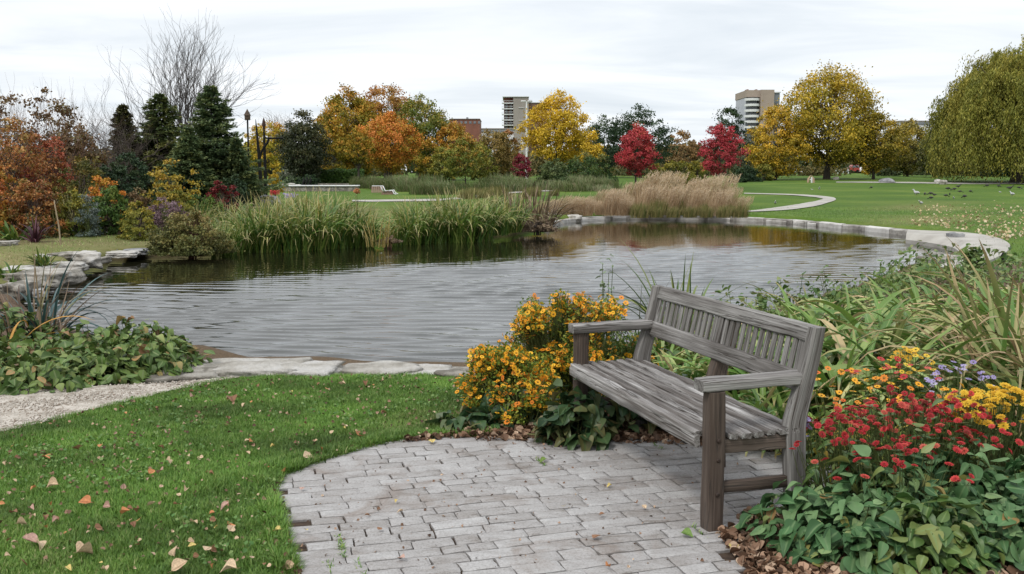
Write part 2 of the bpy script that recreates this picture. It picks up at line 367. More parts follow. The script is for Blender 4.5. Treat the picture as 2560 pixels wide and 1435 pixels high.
GB = Buf(); GB.add(V, F, A1, np.stack([A2, A2*0, A2*0], 1)); GB.add(V[:NA], [list(range(NA))])

m, t, p = mat('ground'); K = t.links
tcn = nn(t, 'ShaderNodeTexCoord'); a = nn(t, 'ShaderNodeAttribute', attribute_name='rnd'); g = nn(t, 'ShaderNodeAttribute', attribute_name='gco')
sp = nn(t, 'ShaderNodeSeparateXYZ'); K.new(g.outputs['Vector'], sp.inputs[0])
n1 = nn(t, 'ShaderNodeTexNoise', i_Scale=.22, i_Detail=5.); n2 = nn(t, 'ShaderNodeTexNoise', i_Scale=7., i_Detail=8., i_Roughness=.7); n3 = nn(t, 'ShaderNodeTexNoise', i_Scale=60., i_Detail=4., i_Roughness=.8)
for q in (n1, n2, n3): K.new(tcn.outputs['Object'], q.inputs['Vector'])
r1 = ramp(t, [(.3, (.045, .090, .012)), (.5, (.066, .118, .014)), (.7, (.105, .150, .024))]); K.new(n1.outputs['Fac'], r1.inputs[0])
r2 = ramp(t, [(.3, (.55, .6, .5)), (.5, (1, 1, 1)), (.72, (1.3, 1.25, 1.1))]); K.new(n2.outputs['Fac'], r2.inputs[0])
mxg = nn(t, 'ShaderNodeMix', data_type='RGBA', blend_type='MULTIPLY'); mxg.inputs[0].default_value = .75; K.new(r1.outputs[0], mxg.inputs[6]); K.new(r2.outputs[0], mxg.inputs[7])
rd = ramp(t, [(.3, (.10, .10, .03)), (.5, (.17, .15, .06)), (.7, (.24, .18, .10))]); K.new(n2.outputs['Fac'], rd.inputs[0])
md = nn(t, 'ShaderNodeMix', data_type='RGBA'); K.new(sp.outputs[0], md.inputs[0]); K.new(mxg.outputs[2], md.inputs[6]); K.new(rd.outputs[0], md.inputs[7])
rs = ramp(t, [(.35, (.045, .028, .018)), (.5, (.10, .065, .042)), (.68, (.19, .13, .085))]); K.new(n3.outputs['Fac'], rs.inputs[0])
ms = nn(t, 'ShaderNodeMix', data_type='RGBA'); K.new(a.outputs['Fac'], ms.inputs[0]); K.new(md.outputs[2], ms.inputs[6]); K.new(rs.outputs[0], ms.inputs[7])
K.new(ms.outputs[2], p.inputs['Base Color']); p.inputs['Roughness'].default_value = .95; p.inputs['Specular IOR Level'].default_value = .15
bm = nn(t, 'ShaderNodeBump'); bm.inputs['Strength'].default_value = .6; bm.inputs['Distance'].default_value = .03; K.new(n2.outputs['Fac'], bm.inputs['Height'])
bm2 = nn(t, 'ShaderNodeBump'); bm2.inputs['Strength'].default_value = .5; bm2.inputs['Distance'].default_value = .01; K.new(n3.outputs['Fac'], bm2.inputs['Height']); K.new(bm.outputs[0], bm2.inputs['Normal'])
K.new(bm2.outputs[0], p.inputs['Normal'])
GB.obj('ground', m, kind='structure')

# ------------------------------------------------------------ water
m, t, p = mat('pond_water'); K = t.links
p.inputs['Base Color'].default_value = (.011, .011, .005, 1); p.inputs['Roughness'].default_value = .0; p.inputs['IOR'].default_value = 1.55
tcn = nn(t, 'ShaderNodeTexCoord'); a = nn(t, 'ShaderNodeAttribute', attribute_name='rnd')
n_ = nn(t, 'ShaderNodeTexNoise', i_Scale=9., i_Detail=3., i_Roughness=.6); mp = nn(t, 'ShaderNodeMapping'); mp.inputs['Scale'].default_value = (1, 2.2, 1); K.new(tcn.outputs['Object'], mp.inputs[0]); K.new(mp.outputs[0], n_.inputs['Vector'])
ml = nn(t, 'ShaderNodeMath', operation='MULTIPLY'); K.new(n_.outputs['Fac'], ml.inputs[0]); K.new(a.outputs['Fac'], ml.inputs[1])
bm = nn(t, 'ShaderNodeBump'); bm.inputs['Strength'].default_value = 1.; bm.inputs['Distance'].default_value = .002; K.new(ml.outputs[0], bm.inputs['Height'])
K.new(bm.outputs[0], p.inputs['Normal'])
def sstep(v, a, b): q = np.clip((v-a)/(b-a), 0, 1); return q*q*(3-2*q)
gx_ = np.arange(-12, 15, .07); gy_ = np.concatenate([np.arange(8.5, 16, .022), np.arange(16, 24, .034), np.arange(24, 39, .06)])
XX, YY = np.meshgrid(gx_, gy_, indexing='ij'); x, y = XX.ravel(), YY.ravel()
wn = snoise(x, y, .35, 4)*1.3
rip = 1.*(1-.80*sstep(y-.15*x+wn, 21, 29))
rip *= 1-.80*sstep(.75*(x-3)+(y-17)+wn*.8, 4, 9)
rip *= 1-.84*sstep(-(x+2.0)*.7+(y-15.0)*.9+wn*.8, 1.0, 4.4)
rip *= 1-.7*sstep(shore_d(x, y), -3.6, -.8)*(y > 16)
rip *= .85+.25*snoise(x, y, .8, 8)
rip = np.clip(rip, .06, 1.15)
Zw = np.zeros_like(x)
# near-regular wind ripples whose phase wanders, so crests bend, split and end without beating
for lam, th, ak, w1_, w2_, w3_, sd_ in ((.33, 7, .215, .20, .085, .034, 1.), (.26, -11, .085, .17, .07, .03, 7.), (.50, 18, .045, .2, .07, .02, 13.)):
    th = math.radians(th); kk = 2*np.pi/lam
    ph_ = kk*(y*math.cos(th)+x*math.sin(th)+w1_*snoise(x, y, .75, sd_)+w2_*snoise(x, y, 1.9, sd_+2)+w3_*snoise(x*.6, y, 5.3, sd_+4))
    s_ = np.sin(ph_); Zw += ak/kk*(s_-.22*np.cos(2*ph_))*(.8+.2*snoise(x, y, 1.3, sd_+6))
Zw = Zw*rip
WB = Buf(); nx, ny = XX.shape
i, j = np.meshgrid(np.arange(nx-1), np.arange(ny-1), indexing='ij')
F = np.stack([i*ny+j, (i+1)*ny+j, (i+1)*ny+j+1, i*ny+j+1], -1).reshape(-1, 4)
ins = shore_d(x, y) < .35; F = F[ins[F].all(1)]
used = np.unique(F); rm = np.full(len(x), -1); rm[used] = np.arange(len(used))
WB.add(np.column_stack([x, y, WZ+Zw])[used], rm[F], rip[used])
WB.obj('pond_water', m, kind='structure')

# ------------------------------------------------------------ paths
def ribbon(name, outer, inner, m, lift=.012, sub=6):
    o = np.array([bp(*q) for q in outer]); n = np.array([bp(*q) for q in inner]); b = Buf()
    tt = np.linspace(0, 1, len(o)); t2 = np.linspace(0, 1, (len(o)-1)*sub+1)
    def sm(a):
        q = np.stack([np.interp(t2, tt, a[:, k]) for k in range(3)], 1)
        for _ in range(3): q[1:-1] = (q[:-2]+2*q[1:-1]+q[2:])/4
        return q
    o, n = sm(o), sm(n); rows = []
    for f in np.linspace(0, 1, 5): q = o*(1-f)+n*f; q[:, 2] = ground_z(q[:, 0], q[:, 1], shore_d(q[:, 0], q[:, 1]))+lift; rows.append(q)
    V = np.concatenate(rows); k = len(o); i, j = np.meshgrid(np.arange(4), np.arange(k-1), indexing='ij')
    b.add(V, np.stack([i*k+j, i*k+j+1, (i+1)*k+j+1, (i+1)*k+j], -1).reshape(-1, 4)); return b.obj(name, m, kind='structure')
CONC = noisy('concrete', [(.25, .23, .205), (.34, .32, .285), (.41, .39, .355)], 1.5, .9, .3, 30)
GRAV = noisy('gravel', [(.22, .19, .155), (.33, .295, .25), (.41, .37, .32), (.48, .44, .39)], 11, .95, .7, 60, dist=.010, stops=[.32, .45, .55, .7])
ribbon('curving_path', [(1850,532),(1960,528),(2045,518),(2092,503),(2086,496),(2040,490),(1960,486),(1860,484)], [(1852,530),(1900,526),(1990,515),(2040,506),(2062,500),(2030,494),(1960,489),(1860,486)], CONC, .03)
ribbon('garden_path', [(880,502),(930,502),(1020,501),(1110,500),(1180,492),(1260,484),(1350,478),(1480,474)], [(880,505.5),(930,506.5),(1020,506),(1110,504.5),(1190,495),(1260,488),(1350,481),(1480,476)], CONC, .03)
ribbon('far_path', [(2090,455),(2180,455),(2280,455.5),(2360,456),(2440,457),(2520,456),(2600,456)], [(2090,457),(2180,457.5),(2280,458),(2360,459),(2440,459.5),(2520,459),(2600,459)], CONC, .03)
# gravel path by the near lawn
b = Buf(); pth = np.array(path); n = 90
gx, gy = np.meshgrid(np.linspace(pth[:, 0].min(), pth[:, 0].max(), n*2), np.linspace(pth[:, 1].min(), pth[:, 1].max(), n), indexing='ij')
P = np.stack([gx.ravel(), gy.ravel()], 1); P += rng.normal(0, .006, P.shape); ins = inpoly(P, path); zz_ = .012+.006*snoise(P[:, 0], P[:, 1], 6, 2)
i, j = np.meshgrid(np.arange(n*2-1), np.arange(n-1), indexing='ij'); F = np.stack([i*n+j, (i+1)*n+j, (i+1)*n+j+1, i*n+j+1], -1).reshape(-1, 4)
F = F[ins[F].all(1)]; b.add(np.column_stack([P, zz_+.012]), F); b.obj('gravel_path', GRAV, kind='structure')
# loose stones on it
PEB = noisy('pebbles', [(.20, .155, .12), (.36, .315, .265), (.48, .44, .39)], 30, .9, .3, useattr=True)
ICO_V = np.array([(0,0,1),(.89,0,.45),(.28,.85,.45),(-.72,.53,.45),(-.72,-.53,.45),(.28,-.85,.45),(.72,.53,-.45),(-.28,.85,-.45),(-.89,0,-.45),(-.28,-.85,-.45),(.72,-.53,-.45),(0,0,-1)])
ICO_F = np.array([(0,1,2),(0,2,3),(0,3,4),(0,4,5),(0,5,1),(1,6,2),(2,7,3),(3,8,4),(4,9,5),(5,10,1),(6,7,2),(7,8,3),(8,9,4),(9,10,5),(10,6,1),(11,7,6),(11,8,7),(11,9,8),(11,10,9),(11,6,10)])
def rand_in(poly, n):
    poly = np.array(poly); lo, hi = poly.min(0), poly.max(0); outp = []
    c = 0
    while c < n:
        q = rng.uniform(lo, hi, (n*2, 2)); q = q[inpoly(q, poly)]; outp.append(q); c += len(q)
    return np.concatenate(outp)[:n]
b = Buf(); vis = gp([(-120,1060),(-120,985),(180,975),(330,968),(450,960),(560,952),(620,948),(560,958),(430,986),(290,1020),(150,1055),(0,1092)])
q = rand_in(vis, 3500); n = len(q); X, Y, Z = frames(n, .3)
bake(b, ICO_V*[1, .8, .5], ICO_F, np.column_stack([q, np.full(n, .025)]), X, Y, Z, rng.uniform(.003, .010, n), rng.random(n))
b.obj('path_pebbles', PEB, kind='stuff', label='pale gravel pebbles covering the curved path', category='gravel')

# ------------------------------------------------------------ paving
UL = np.array([-.28, .96]); UL /= np.linalg.norm(UL); VL = np.array([UL[1], -UL[0]])
BO = np.array([.865, 4.20])
b = Buf(); SB = Buf(); _pm = np.array(patio).mean(0); patio_in = _pm+(np.array(patio)-_pm)*1.005
def warp(P):
    P = np.asarray(P, float)
    return P+.012*np.stack([snoise(P[..., 0], P[..., 1], 3.1, 1), snoise(P[..., 0], P[..., 1], 2.7, 6)], -1)
v0 = -1.4
prow = 0.
while v0 < 2.8:
    h = random.choice([.084, .092, .098, .104]); u0 = -3.2-random.random()*.3
    while u0 < 2.6:
        w = random.choice([.11, .15, .18, .20, .22, .26]); gap = random.choice([.002, .0028, .0036, .0046])
        cs = [(u0+gap, v0+gap), (u0+w-gap, v0+gap), (u0+w-gap, v0+h-gap), (u0+gap, v0+h-gap)]
        wc = BO+(u0+w/2)*VL+(v0+h/2)*UL
        if inpoly(wc[None], patio_in)[0]:
            zt = .022+random.uniform(-.0014, .0014); tl = (random.uniform(-.002, .002), random.uniform(-.002, .002)); rr = random.random()
            nu, nv = 5, 3; jit = np.array([[random.gauss(0, .0016), random.gauss(0, .0016)] for _ in range(4)])
            ring = []
            # top grid with a worn, lowered rim
            us = [0, .035/w*.5, .5, 1-.035/w*.5, 1]; vs = [0, .02/h*.5, .5, 1-.02/h*.5, 1]
            G = np.zeros((5, 5, 3))
            for ii, fu in enumerate(us):
                for jj, fv in enumerate(vs):
                    c = (1-fu)*(1-fv)*(np.array(cs[0])+jit[0])+fu*(1-fv)*(np.array(cs[1])+jit[1])+fu*fv*(np.array(cs[2])+jit[2])+(1-fu)*fv*(np.array(cs[3])+jit[3])
                    pt = warp(BO+c[0]*VL+c[1]*UL); edge = ii in (0, 4) or jj in (0, 4)
                    z = zt+(fu-.5)*tl[0]+(fv-.5)*tl[1]-(.0025+random.uniform(0, .003) if edge else 0)
                    if edge: pt = pt+np.array([random.gauss(0, .0018), random.gauss(0, .0018)])
                    G[ii, jj] = (*pt, z)
            Fq = [(ii*5+jj, (ii+1)*5+jj, (ii+1)*5+jj+1, ii*5+jj+1) for ii in range(4) for jj in range(4)]
            b.add(G.reshape(-1, 3), Fq, rr)
            per = [G[k, 0] for k in range(5)]+[G[4, k] for k in range(1, 5)]+[G[k, 4] for k in (3, 2, 1, 0)]+[G[0, k] for k in (3, 2, 1)]
            per = np.array(per); lo = per.copy(); lo[:, 2] = -.01; m_ = len(per)
            b.add(np.concatenate([per, lo]), [(k, k+m_, (k+1) % m_+m_, (k+1) % m_) for k in range(m_)], rr)
        u0 += w
    v0 += h
m, t, p = mat('paver'); K = t.links
tcn = nn(t, 'ShaderNodeTexCoord'); a = nn(t, 'ShaderNodeAttribute', attribute_name='rnd')
n1 = nn(t, 'ShaderNodeTexNoise', i_Scale=3.2, i_Detail=7., i_Roughness=.62); n2 = nn(t, 'ShaderNodeTexNoise', i_Scale=90., i_Detail=5., i_Roughness=.75); n3 = nn(t, 'ShaderNodeTexNoise', i_Scale=17., i_Detail=9., i_Roughness=.6, i_Distortion=.8)
mpp = nn(t, 'ShaderNodeMapping'); mpp.inputs['Rotation'].default_value = (0, 0, R(-16)); mpp.inputs['Scale'].default_value = (.5, 1.3, 1)
K.new(tcn.outputs['Object'], mpp.inputs[0])
for q_ in (n1, n2): K.new(tcn.outputs['Object'], q_.inputs['Vector'])
K.new(mpp.outputs[0], n3.inputs['Vector'])
r1 = ramp(t, [(.33, (.14, .118, .10)), (.43, (.23, .213, .20)), (.56, (.29, .276, .267)), (.76, (.37, .36, .352))])
mm = nn(t, 'ShaderNodeMath', operation='MULTIPLY_ADD'); mm.inputs[1].default_value = .20; K.new(a.outputs['Fac'], mm.inputs[0]); 
m2 = nn(t, 'ShaderNodeMath', operation='MULTIPLY_ADD'); m2.inputs[1].default_value = .55; K.new(n3.outputs['Fac'], m2.inputs[0]); 
m3 = nn(t, 'ShaderNodeMath', operation='MULTIPLY'); m3.inputs[1].default_value = .38; K.new(n1.outputs['Fac'], m3.inputs[0]); K.new(m3.outputs[0], m2.inputs[2]); K.new(m2.outputs[0], mm.inputs[2])
K.new(mm.outputs[0], r1.inputs[0])
r2 = ramp(t, [(.35, (.6, .58, .56)), (.5, (1, 1, 1)), (.7, (1.15, 1.15, 1.15))]); K.new(n2.outputs['Fac'], r2.inputs[0])
mg = nn(t, 'ShaderNodeMix', data_type='RGBA', blend_type='MULTIPLY'); mg.inputs[0].default_value = .8; K.new(r1.outputs[0], mg.inputs[6]); K.new(r2.outputs[0], mg.inputs[7])
st_n = nn(t, 'ShaderNodeTexNoise', i_Scale=2.1, i_Detail=9., i_Roughness=.68, i_Distortion=1.2); K.new(tcn.outputs['Object'], st_n.inputs['Vector'])
st_r = nn(t, 'ShaderNodeMapRange'); st_r.inputs[1].default_value = .53; st_r.inputs[2].default_value = .72; st_r.inputs[4].default_value = .75; K.new(st_n.outputs['Fac'], st_r.inputs[0])
st_m = nn(t, 'ShaderNodeMix', data_type='RGBA'); K.new(st_r.outputs[0], st_m.inputs[0]); K.new(mg.outputs[2], st_m.inputs[6]); st_m.inputs[7].default_value = (.165, .125, .10, 1)
K.new(st_m.outputs[2], p.inputs['Base Color']); p.inputs['Roughness'].default_value = .85; p.inputs['Specular IOR Level'].default_value = .25
vr = nn(t, 'ShaderNodeTexVoronoi', feature='DISTANCE_TO_EDGE', i_Scale=9.); mv = nn(t, 'ShaderNodeMapping'); mv.inputs['Scale'].default_value = (.6, 1.3, 1); 
nd = nn(t, 'ShaderNodeMix', data_type='VECTOR'); nd.inputs[0].default_value = .12; K.new(tcn.outputs['Object'], nd.inputs[4]); K.new(n3.outputs['Color'], nd.inputs[5]); K.new(nd.outputs[1], mv.inputs[0]); K.new(mv.outputs[0], vr.inputs['Vector'])
cr = nn(t, 'ShaderNodeMapRange'); cr.inputs[1].default_value = 0; cr.inputs[2].default_value = .018; K.new(vr.outputs['Distance'], cr.inputs[0])
ck = nn(t, 'ShaderNodeMath', operation='MULTIPLY_ADD'); ck.inputs[1].default_value = .10; K.new(cr.outputs[0], ck.inputs[0]); K.new(n3.outputs['Fac'], ck.inputs[2])
hh = nn(t, 'ShaderNodeMath', operation='MULTIPLY_ADD'); hh.inputs[1].default_value = .3; K.new(n2.outputs['Fac'], hh.inputs[0]); K.new(ck.outputs[0], hh.inputs[2])
bm = nn(t, 'ShaderNodeBump'); bm.inputs['Strength'].default_value = .7; bm.inputs['Distance'].default_value = .008; K.new(hh.outputs[0], bm.inputs['Height']); K.new(bm.outputs[0], p.inputs['Normal'])
b.obj('paved_patio', m, kind='structure', smooth=False)
JNT = noisy('joint_soil', [(.022, .015, .011), (.055, .036, .025), (.08, .06, .035)], 20, 1, .6, 80)
sb = Buf(); pp = np.array(patio); cpt = pp.mean(0); pp2 = cpt+(pp-cpt)*.985
sb.add(np.column_stack([np.vstack([pp2, cpt]), np.full(len(pp)+1, .007)]), [(k, (k+1) % len(pp), len(pp)) for k in range(len(pp))][:]); sb.obj('paving_bed_soil', JNT, kind='structure')
#@@PART2
# ------------------------------------------------------------ the wooden bench
def woodmat(name, cols, dark=(.05, .04, .033), bump=1., warm=None):
    m, t, p = mat(name); K = t.links
    a = nn(t, 'ShaderNodeAttribute', attribute_name='gco'); r = nn(t, 'ShaderNodeAttribute', attribute_name='rnd')
    mp = nn(t, 'ShaderNodeMapping'); mp.inputs['Scale'].default_value = (1.3, 70, 70); K.new(a.outputs['Vector'], mp.inputs[0])
    n1 = nn(t, 'ShaderNodeTexNoise', i_Scale=1.6, i_Detail=9., i_Roughness=.62, i_Distortion=.7); K.new(mp.outputs[0], n1.inputs['Vector'])
    mp2 = nn(t, 'ShaderNodeMapping'); mp2.inputs['Scale'].default_value = (1.2, 20, 20); K.new(a.outputs['Vector'], mp2.inputs[0])
    n2 = nn(t, 'ShaderNodeTexNoise', i_Scale=1.1, i_Detail=5., i_Roughness=.5, i_Distortion=.3); K.new(mp2.outputs[0], n2.inputs['Vector'])
    c = ramp(t, list(zip([.30, .44, .56, .70], cols)))
    md = nn(t, 'ShaderNodeMath', operation='MULTIPLY_ADD'); md.inputs[1].default_value = .5; md.inputs[2].default_value = 0.; K.new(n1.outputs['Fac'], md.inputs[0])
    m2 = nn(t, 'ShaderNodeMath', operation='MULTIPLY_ADD'); m2.inputs[1].default_value = .5; K.new(n2.outputs['Fac'], m2.inputs[0]); K.new(md.outputs[0], m2.inputs[2])
    m3 = nn(t, 'ShaderNodeMath', operation='MULTIPLY_ADD'); m3.inputs[1].default_value = .10; K.new(r.outputs['Fac'], m3.inputs[0]); K.new(m2.outputs[0], m3.inputs[2])
    sb = nn(t, 'ShaderNodeMath', operation='SUBTRACT'); sb.inputs[1].default_value = .05; K.new(m3.outputs[0], sb.inputs[0]); K.new(sb.outputs[0], c.inputs[0])
    # long drying cracks along the grain
    mp3 = nn(t, 'ShaderNodeMapping'); mp3.inputs['Scale'].default_value = (1.0, 36, 36); K.new(a.outputs['Vector'], mp3.inputs[0])
    n3 = nn(t, 'ShaderNodeTexNoise', i_Scale=1., i_Detail=3., i_Roughness=.4, i_Distortion=.4); K.new(mp3.outputs[0], n3.inputs['Vector'])
    ab = nn(t, 'ShaderNodeMath', operation='SUBTRACT'); ab.inputs[1].default_value = .5; K.new(n3.outputs['Fac'], ab.inputs[0])
    ab2 = nn(t, 'ShaderNodeMath', operation='ABSOLUTE'); K.new(ab.outputs[0], ab2.inputs[0])
    ck = nn(t, 'ShaderNodeMapRange'); ck.inputs[1].default_value = .002; ck.inputs[2].default_value = .018; K.new(ab2.outputs[0], ck.inputs[0])
    x = nn(t, 'ShaderNodeMix', data_type='RGBA'); K.new(ck.outputs[0], x.inputs[0]); x.inputs[6].default_value = (*dark, 1); K.new(c.outputs[0], x.inputs[7])
    K.new(x.outputs[2], p.inputs['Base Color']); p.inputs['Roughness'].default_value = .8; p.inputs['Specular IOR Level'].default_value = .3
    h = nn(t, 'ShaderNodeMath', operation='MULTIPLY_ADD'); h.inputs[1].default_value = .35; K.new(ck.outputs[0], h.inputs[0]); K.new(n1.outputs['Fac'], h.inputs[2])
    bm = nn(t, 'ShaderNodeBump'); bm.inputs['Strength'].default_value = bump; bm.inputs['Distance'].default_value = .006; K.new(h.outputs[0], bm.inputs['Height']); K.new(bm.outputs[0], p.inputs['Normal'])
    return m
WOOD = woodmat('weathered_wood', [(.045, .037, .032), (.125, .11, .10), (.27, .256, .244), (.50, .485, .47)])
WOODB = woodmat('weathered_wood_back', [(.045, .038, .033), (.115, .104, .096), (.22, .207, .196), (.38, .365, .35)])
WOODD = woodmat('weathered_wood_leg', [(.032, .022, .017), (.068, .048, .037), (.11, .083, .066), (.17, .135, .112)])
IRON = noisy('bolt_iron', [(.02, .015, .012), (.06, .035, .025)], 60, .6, .3)
RZ = math.atan2(VL[1], VL[0])
bench = thing('garden_bench', 'weathered grey wooden bench with slatted back standing on the paved patio', 'bench', (BO[0], BO[1], .018), RZ)
LB = 1.61
def bk(z): return .375+(z-.43)*.235          # b of the back's front face line at height z
# seat
b = Buf(); nsl = 8; wsl = .484/nsl
for k in range(nsl):
    c = -.085+wsl*(k+.5); a0 = .008 if c < .05 else -.062; a1 = LB-.0 if c < .05 else LB+.05
    zc = .418-.006*math.sin(math.pi*(k+.5)/nsl)+random.uniform(-.0015, .0015)
    board(b, (c, a0+random.uniform(-.004, .004), zc), (c, a1, zc+random.uniform(-.002, .002)), (1, 0, random.uniform(-.05, .05)), wsl-random.choice([.012, .015, .018]), .024, wob=.0026, bev=.007, step=.04)
b.obj('seat', WOOD, bench)
b = Buf(); board(b, (-.072, .006, .383), (-.072, LB, .383), (0, 0, 1), .055, .024, wob=.0025, bev=.008); b.obj('front_rail', WOOD, bench)
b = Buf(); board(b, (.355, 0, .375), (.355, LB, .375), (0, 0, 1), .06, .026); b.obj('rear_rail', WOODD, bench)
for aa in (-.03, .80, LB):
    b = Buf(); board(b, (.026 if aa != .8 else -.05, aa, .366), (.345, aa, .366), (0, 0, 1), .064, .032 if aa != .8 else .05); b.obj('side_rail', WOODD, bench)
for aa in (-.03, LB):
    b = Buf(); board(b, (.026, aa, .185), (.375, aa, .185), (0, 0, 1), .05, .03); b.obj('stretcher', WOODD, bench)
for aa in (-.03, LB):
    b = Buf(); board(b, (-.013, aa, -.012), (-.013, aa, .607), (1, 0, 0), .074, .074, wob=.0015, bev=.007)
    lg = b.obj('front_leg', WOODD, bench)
    s = -1 if aa < .5 else 1
    for zz0 in (.40, .315, .165):
        b = Buf(); tube(b, [(-.008, aa+s*.034, zz0), (-.008, aa+s*.041, zz0), (-.008, aa+s*.0435, zz0)], [.0095, .0095, .006], 10)
        b.obj('bolt', IRON, lg)
for aa in (-.03, .80, LB+.005):
    b = Buf(); w_ = .062 if aa != .8 else .07
    # rear post: straight foot, knee at the seat, then leaning back
    prof = [(.395, -.012), (.385, .2), (.372, .40), (.375, .46), (.425, .64), (.452, .75), (.472, .862 if aa != .8 else .80)]
    if aa == .8: prof = [(x+.05, z) for x, z in prof]
    for q in range(len(prof)-1): pass
    pts = np.array([(x, aa, z) for x, z in prof]); d2 = np.array([.085, .085, .095, .090, .072, .064, .056])
    t = np.linspace(0, 1, len(pts)); tt = np.linspace(0, 1, 22)
    P_ = np.stack([np.interp(tt, t, pts[:, k]) for k in range(3)], 1); D_ = np.interp(tt, t, d2); sh = random.random()*30
    for _ in range(2): P_[1:-1] = (P_[:-2]+2*P_[1:-1]+P_[2:])/4
    e = .007; V = []; G = []
    for k in range(len(P_)):
        h2, h1 = D_[k]/2, w_/2
        for (x, y) in ((-h2+e, -h1), (h2-e, -h1), (h2, -h1+e), (h2, h1-e), (h2-e, h1), (-h2+e, h1), (-h2, h1-e), (-h2, -h1+e)):
            V.append(P_[k]+np.array([x, y, 0])); G.append((P_[k][2]+sh, x+sh, y))
    m_ = 8; n = len(P_); i, j = np.meshgrid(np.arange(n-1), np.arange(m_), indexing='ij'); j2 = (j+1) % m_
    b.add(V, np.stack([i*m_+j, i*m_+j2, (i+1)*m_+j2, (i+1)*m_+j], -1).reshape(-1, 4), random.random(), G)
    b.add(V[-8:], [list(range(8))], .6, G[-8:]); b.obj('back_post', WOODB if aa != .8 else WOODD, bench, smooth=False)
back = bpy.data.objects.new('backrest', None); COL.objects.link(back); back.parent = bench
b = Buf(); board(b, (bk(.825)+.012, -.045, .825), (bk(.825)+.012, LB+.035, .825), (.235, 0, 1), .080, .038, wob=.002, bev=.010); b.obj('top_rail', WOODB, back)
b = Buf(); board(b, (bk(.615)+.008, -.0, .615), (bk(.615)+.008, LB-.02, .615), (.235, 0, 1), .088, .034, wob=.0025, bev=.009); b.obj('lower_rail', WOODB, back)
b = Buf(); zs = (.655, .790); na = 27; pitch = (LB-.05)/na
for k in range(na):
    aa = .035+pitch*(k+.5)
    if abs(aa-.80) < .035: w_ = .052
    else: w_ = .036
    if k in (0,): w_ = .052
    z0, z1 = zs
    board(b, (bk(z0)+.010, aa+random.uniform(-.003, .003), z0-.003), (bk(z1)+.010, aa+random.uniform(-.003, .003), z1+.003), (0, 1, random.uniform(-.02, .02)), w_-.001*random.random()*3, .012, wob=.0010, bev=.004, step=.03)
b.obj('back_slats', WOODB, back)
for aa in (-.008, LB-.006):
    b = Buf()
    board(b, (-.078, aa, .632), (.415, aa, .640), (0, 1, 0), .094, .050, wob=.002, bev=.010, step=.035); b.obj('armrest', WOODB, bench)

# ------------------------------------------------------------ stones
ROCK = noisy('limestone', [(.16, .145, .12), (.32, .295, .255), (.43, .405, .365), (.50, .48, .45)], 4.5, .92, 1., 22, dist=.045, useattr=True)
ROCKG = noisy('grey_rock', [(.10, .10, .10), (.20, .20, .20), (.33, .33, .32)], 2., .9, .9, 12, dist=.03)
def rock(name, label, loc, sx, sy, sz, rz=0, mt=None, seed=0, cat='rock', group=None, flat=.5, res=4):
    import bmesh
    bm_ = bmesh.new(); bmesh.ops.create_icosphere(bm_, subdivisions=res, radius=1)
    sd_ = Vector((seed*7.3, seed*3.1, seed*1.9))
    for v in bm_.verts:
        c = v.co.copy()
        # squarish slab: pull towards a box, then facet and roughen
        mxn = max(abs(c.x), abs(c.y), abs(c.z)); c = c.lerp(c/mxn*.85, flat)
        d = mnoise.noise(c*1.3+sd_)*.20+mnoise.noise(c*3.1+sd_)*.10+mnoise.noise(c*8+sd_)*.035
        lay = .03*math.sin(c.z*9+mnoise.noise(c*1.5+sd_)*3)
        c = c*(1+d); c.x *= 1+lay; c.y *= 1+lay
        v.co = Vector((c.x*sx, c.y*sy, c.z*sz))
    me = bpy.data.meshes.new(name); bm_.to_mesh(me); bm_.free(); me.materials.append(mt or ROCK)
    a = me.attributes.new('rnd', 'FLOAT', 'POINT'); a.data.foreach_set('value', np.full(len(me.vertices), random.random(), np.float32))
    for pl in me.polygons: pl.use_smooth = True
    o = bpy.data.objects.new(name, me); COL.objects.link(o); o.location = [float(q) for q in loc]; o.rotation_euler = (0, 0, rz)
    o['label'] = label; o['category'] = cat
    if group: o['group'] = group
    return o
# near shore slabs
def slab(px, py, sx, sy, sz, z, rz, label, seed, **k):
    q = bp(px, py, 0); return rock('stone_slab', label, (q[0], q[1], z), sx, sy, sz, rz, seed=seed, flat=.85, cat='stone slab', group='flat stones along the near shore', **k)
slab(600, 926, .62, .36, .10, -.035, .05, 'broad pale stone slab at the near shore beside the green plants', 1)
slab(745, 928, .38, .32, .09, -.03, -.1, 'pale stone slab at the near shore, left of the small dark gap', 2)
slab(955, 929, .34, .24, .09, -.03, .08, 'pale stone slab at the near shore, just right of the small dark gap', 3)
slab(1060, 932, .24, .22, .08, -.03, -.1, 'small pale stone slab at the near shore, second right of the dark gap', 4)
slab(1175, 935, .30, .22, .08, -.03, .1, 'pale stone slab at the near shore, nearest the orange flowers', 5)
slab(460, 945, .30, .26, .08, -.02, .3, 'low stone slab half under the leafy plants at the near shore', 6)
slab(858, 930, .14, .20, .05, -.12, .4, 'small darker stone lying in the gap between two near shore slabs', 7, mt=ROCKG)
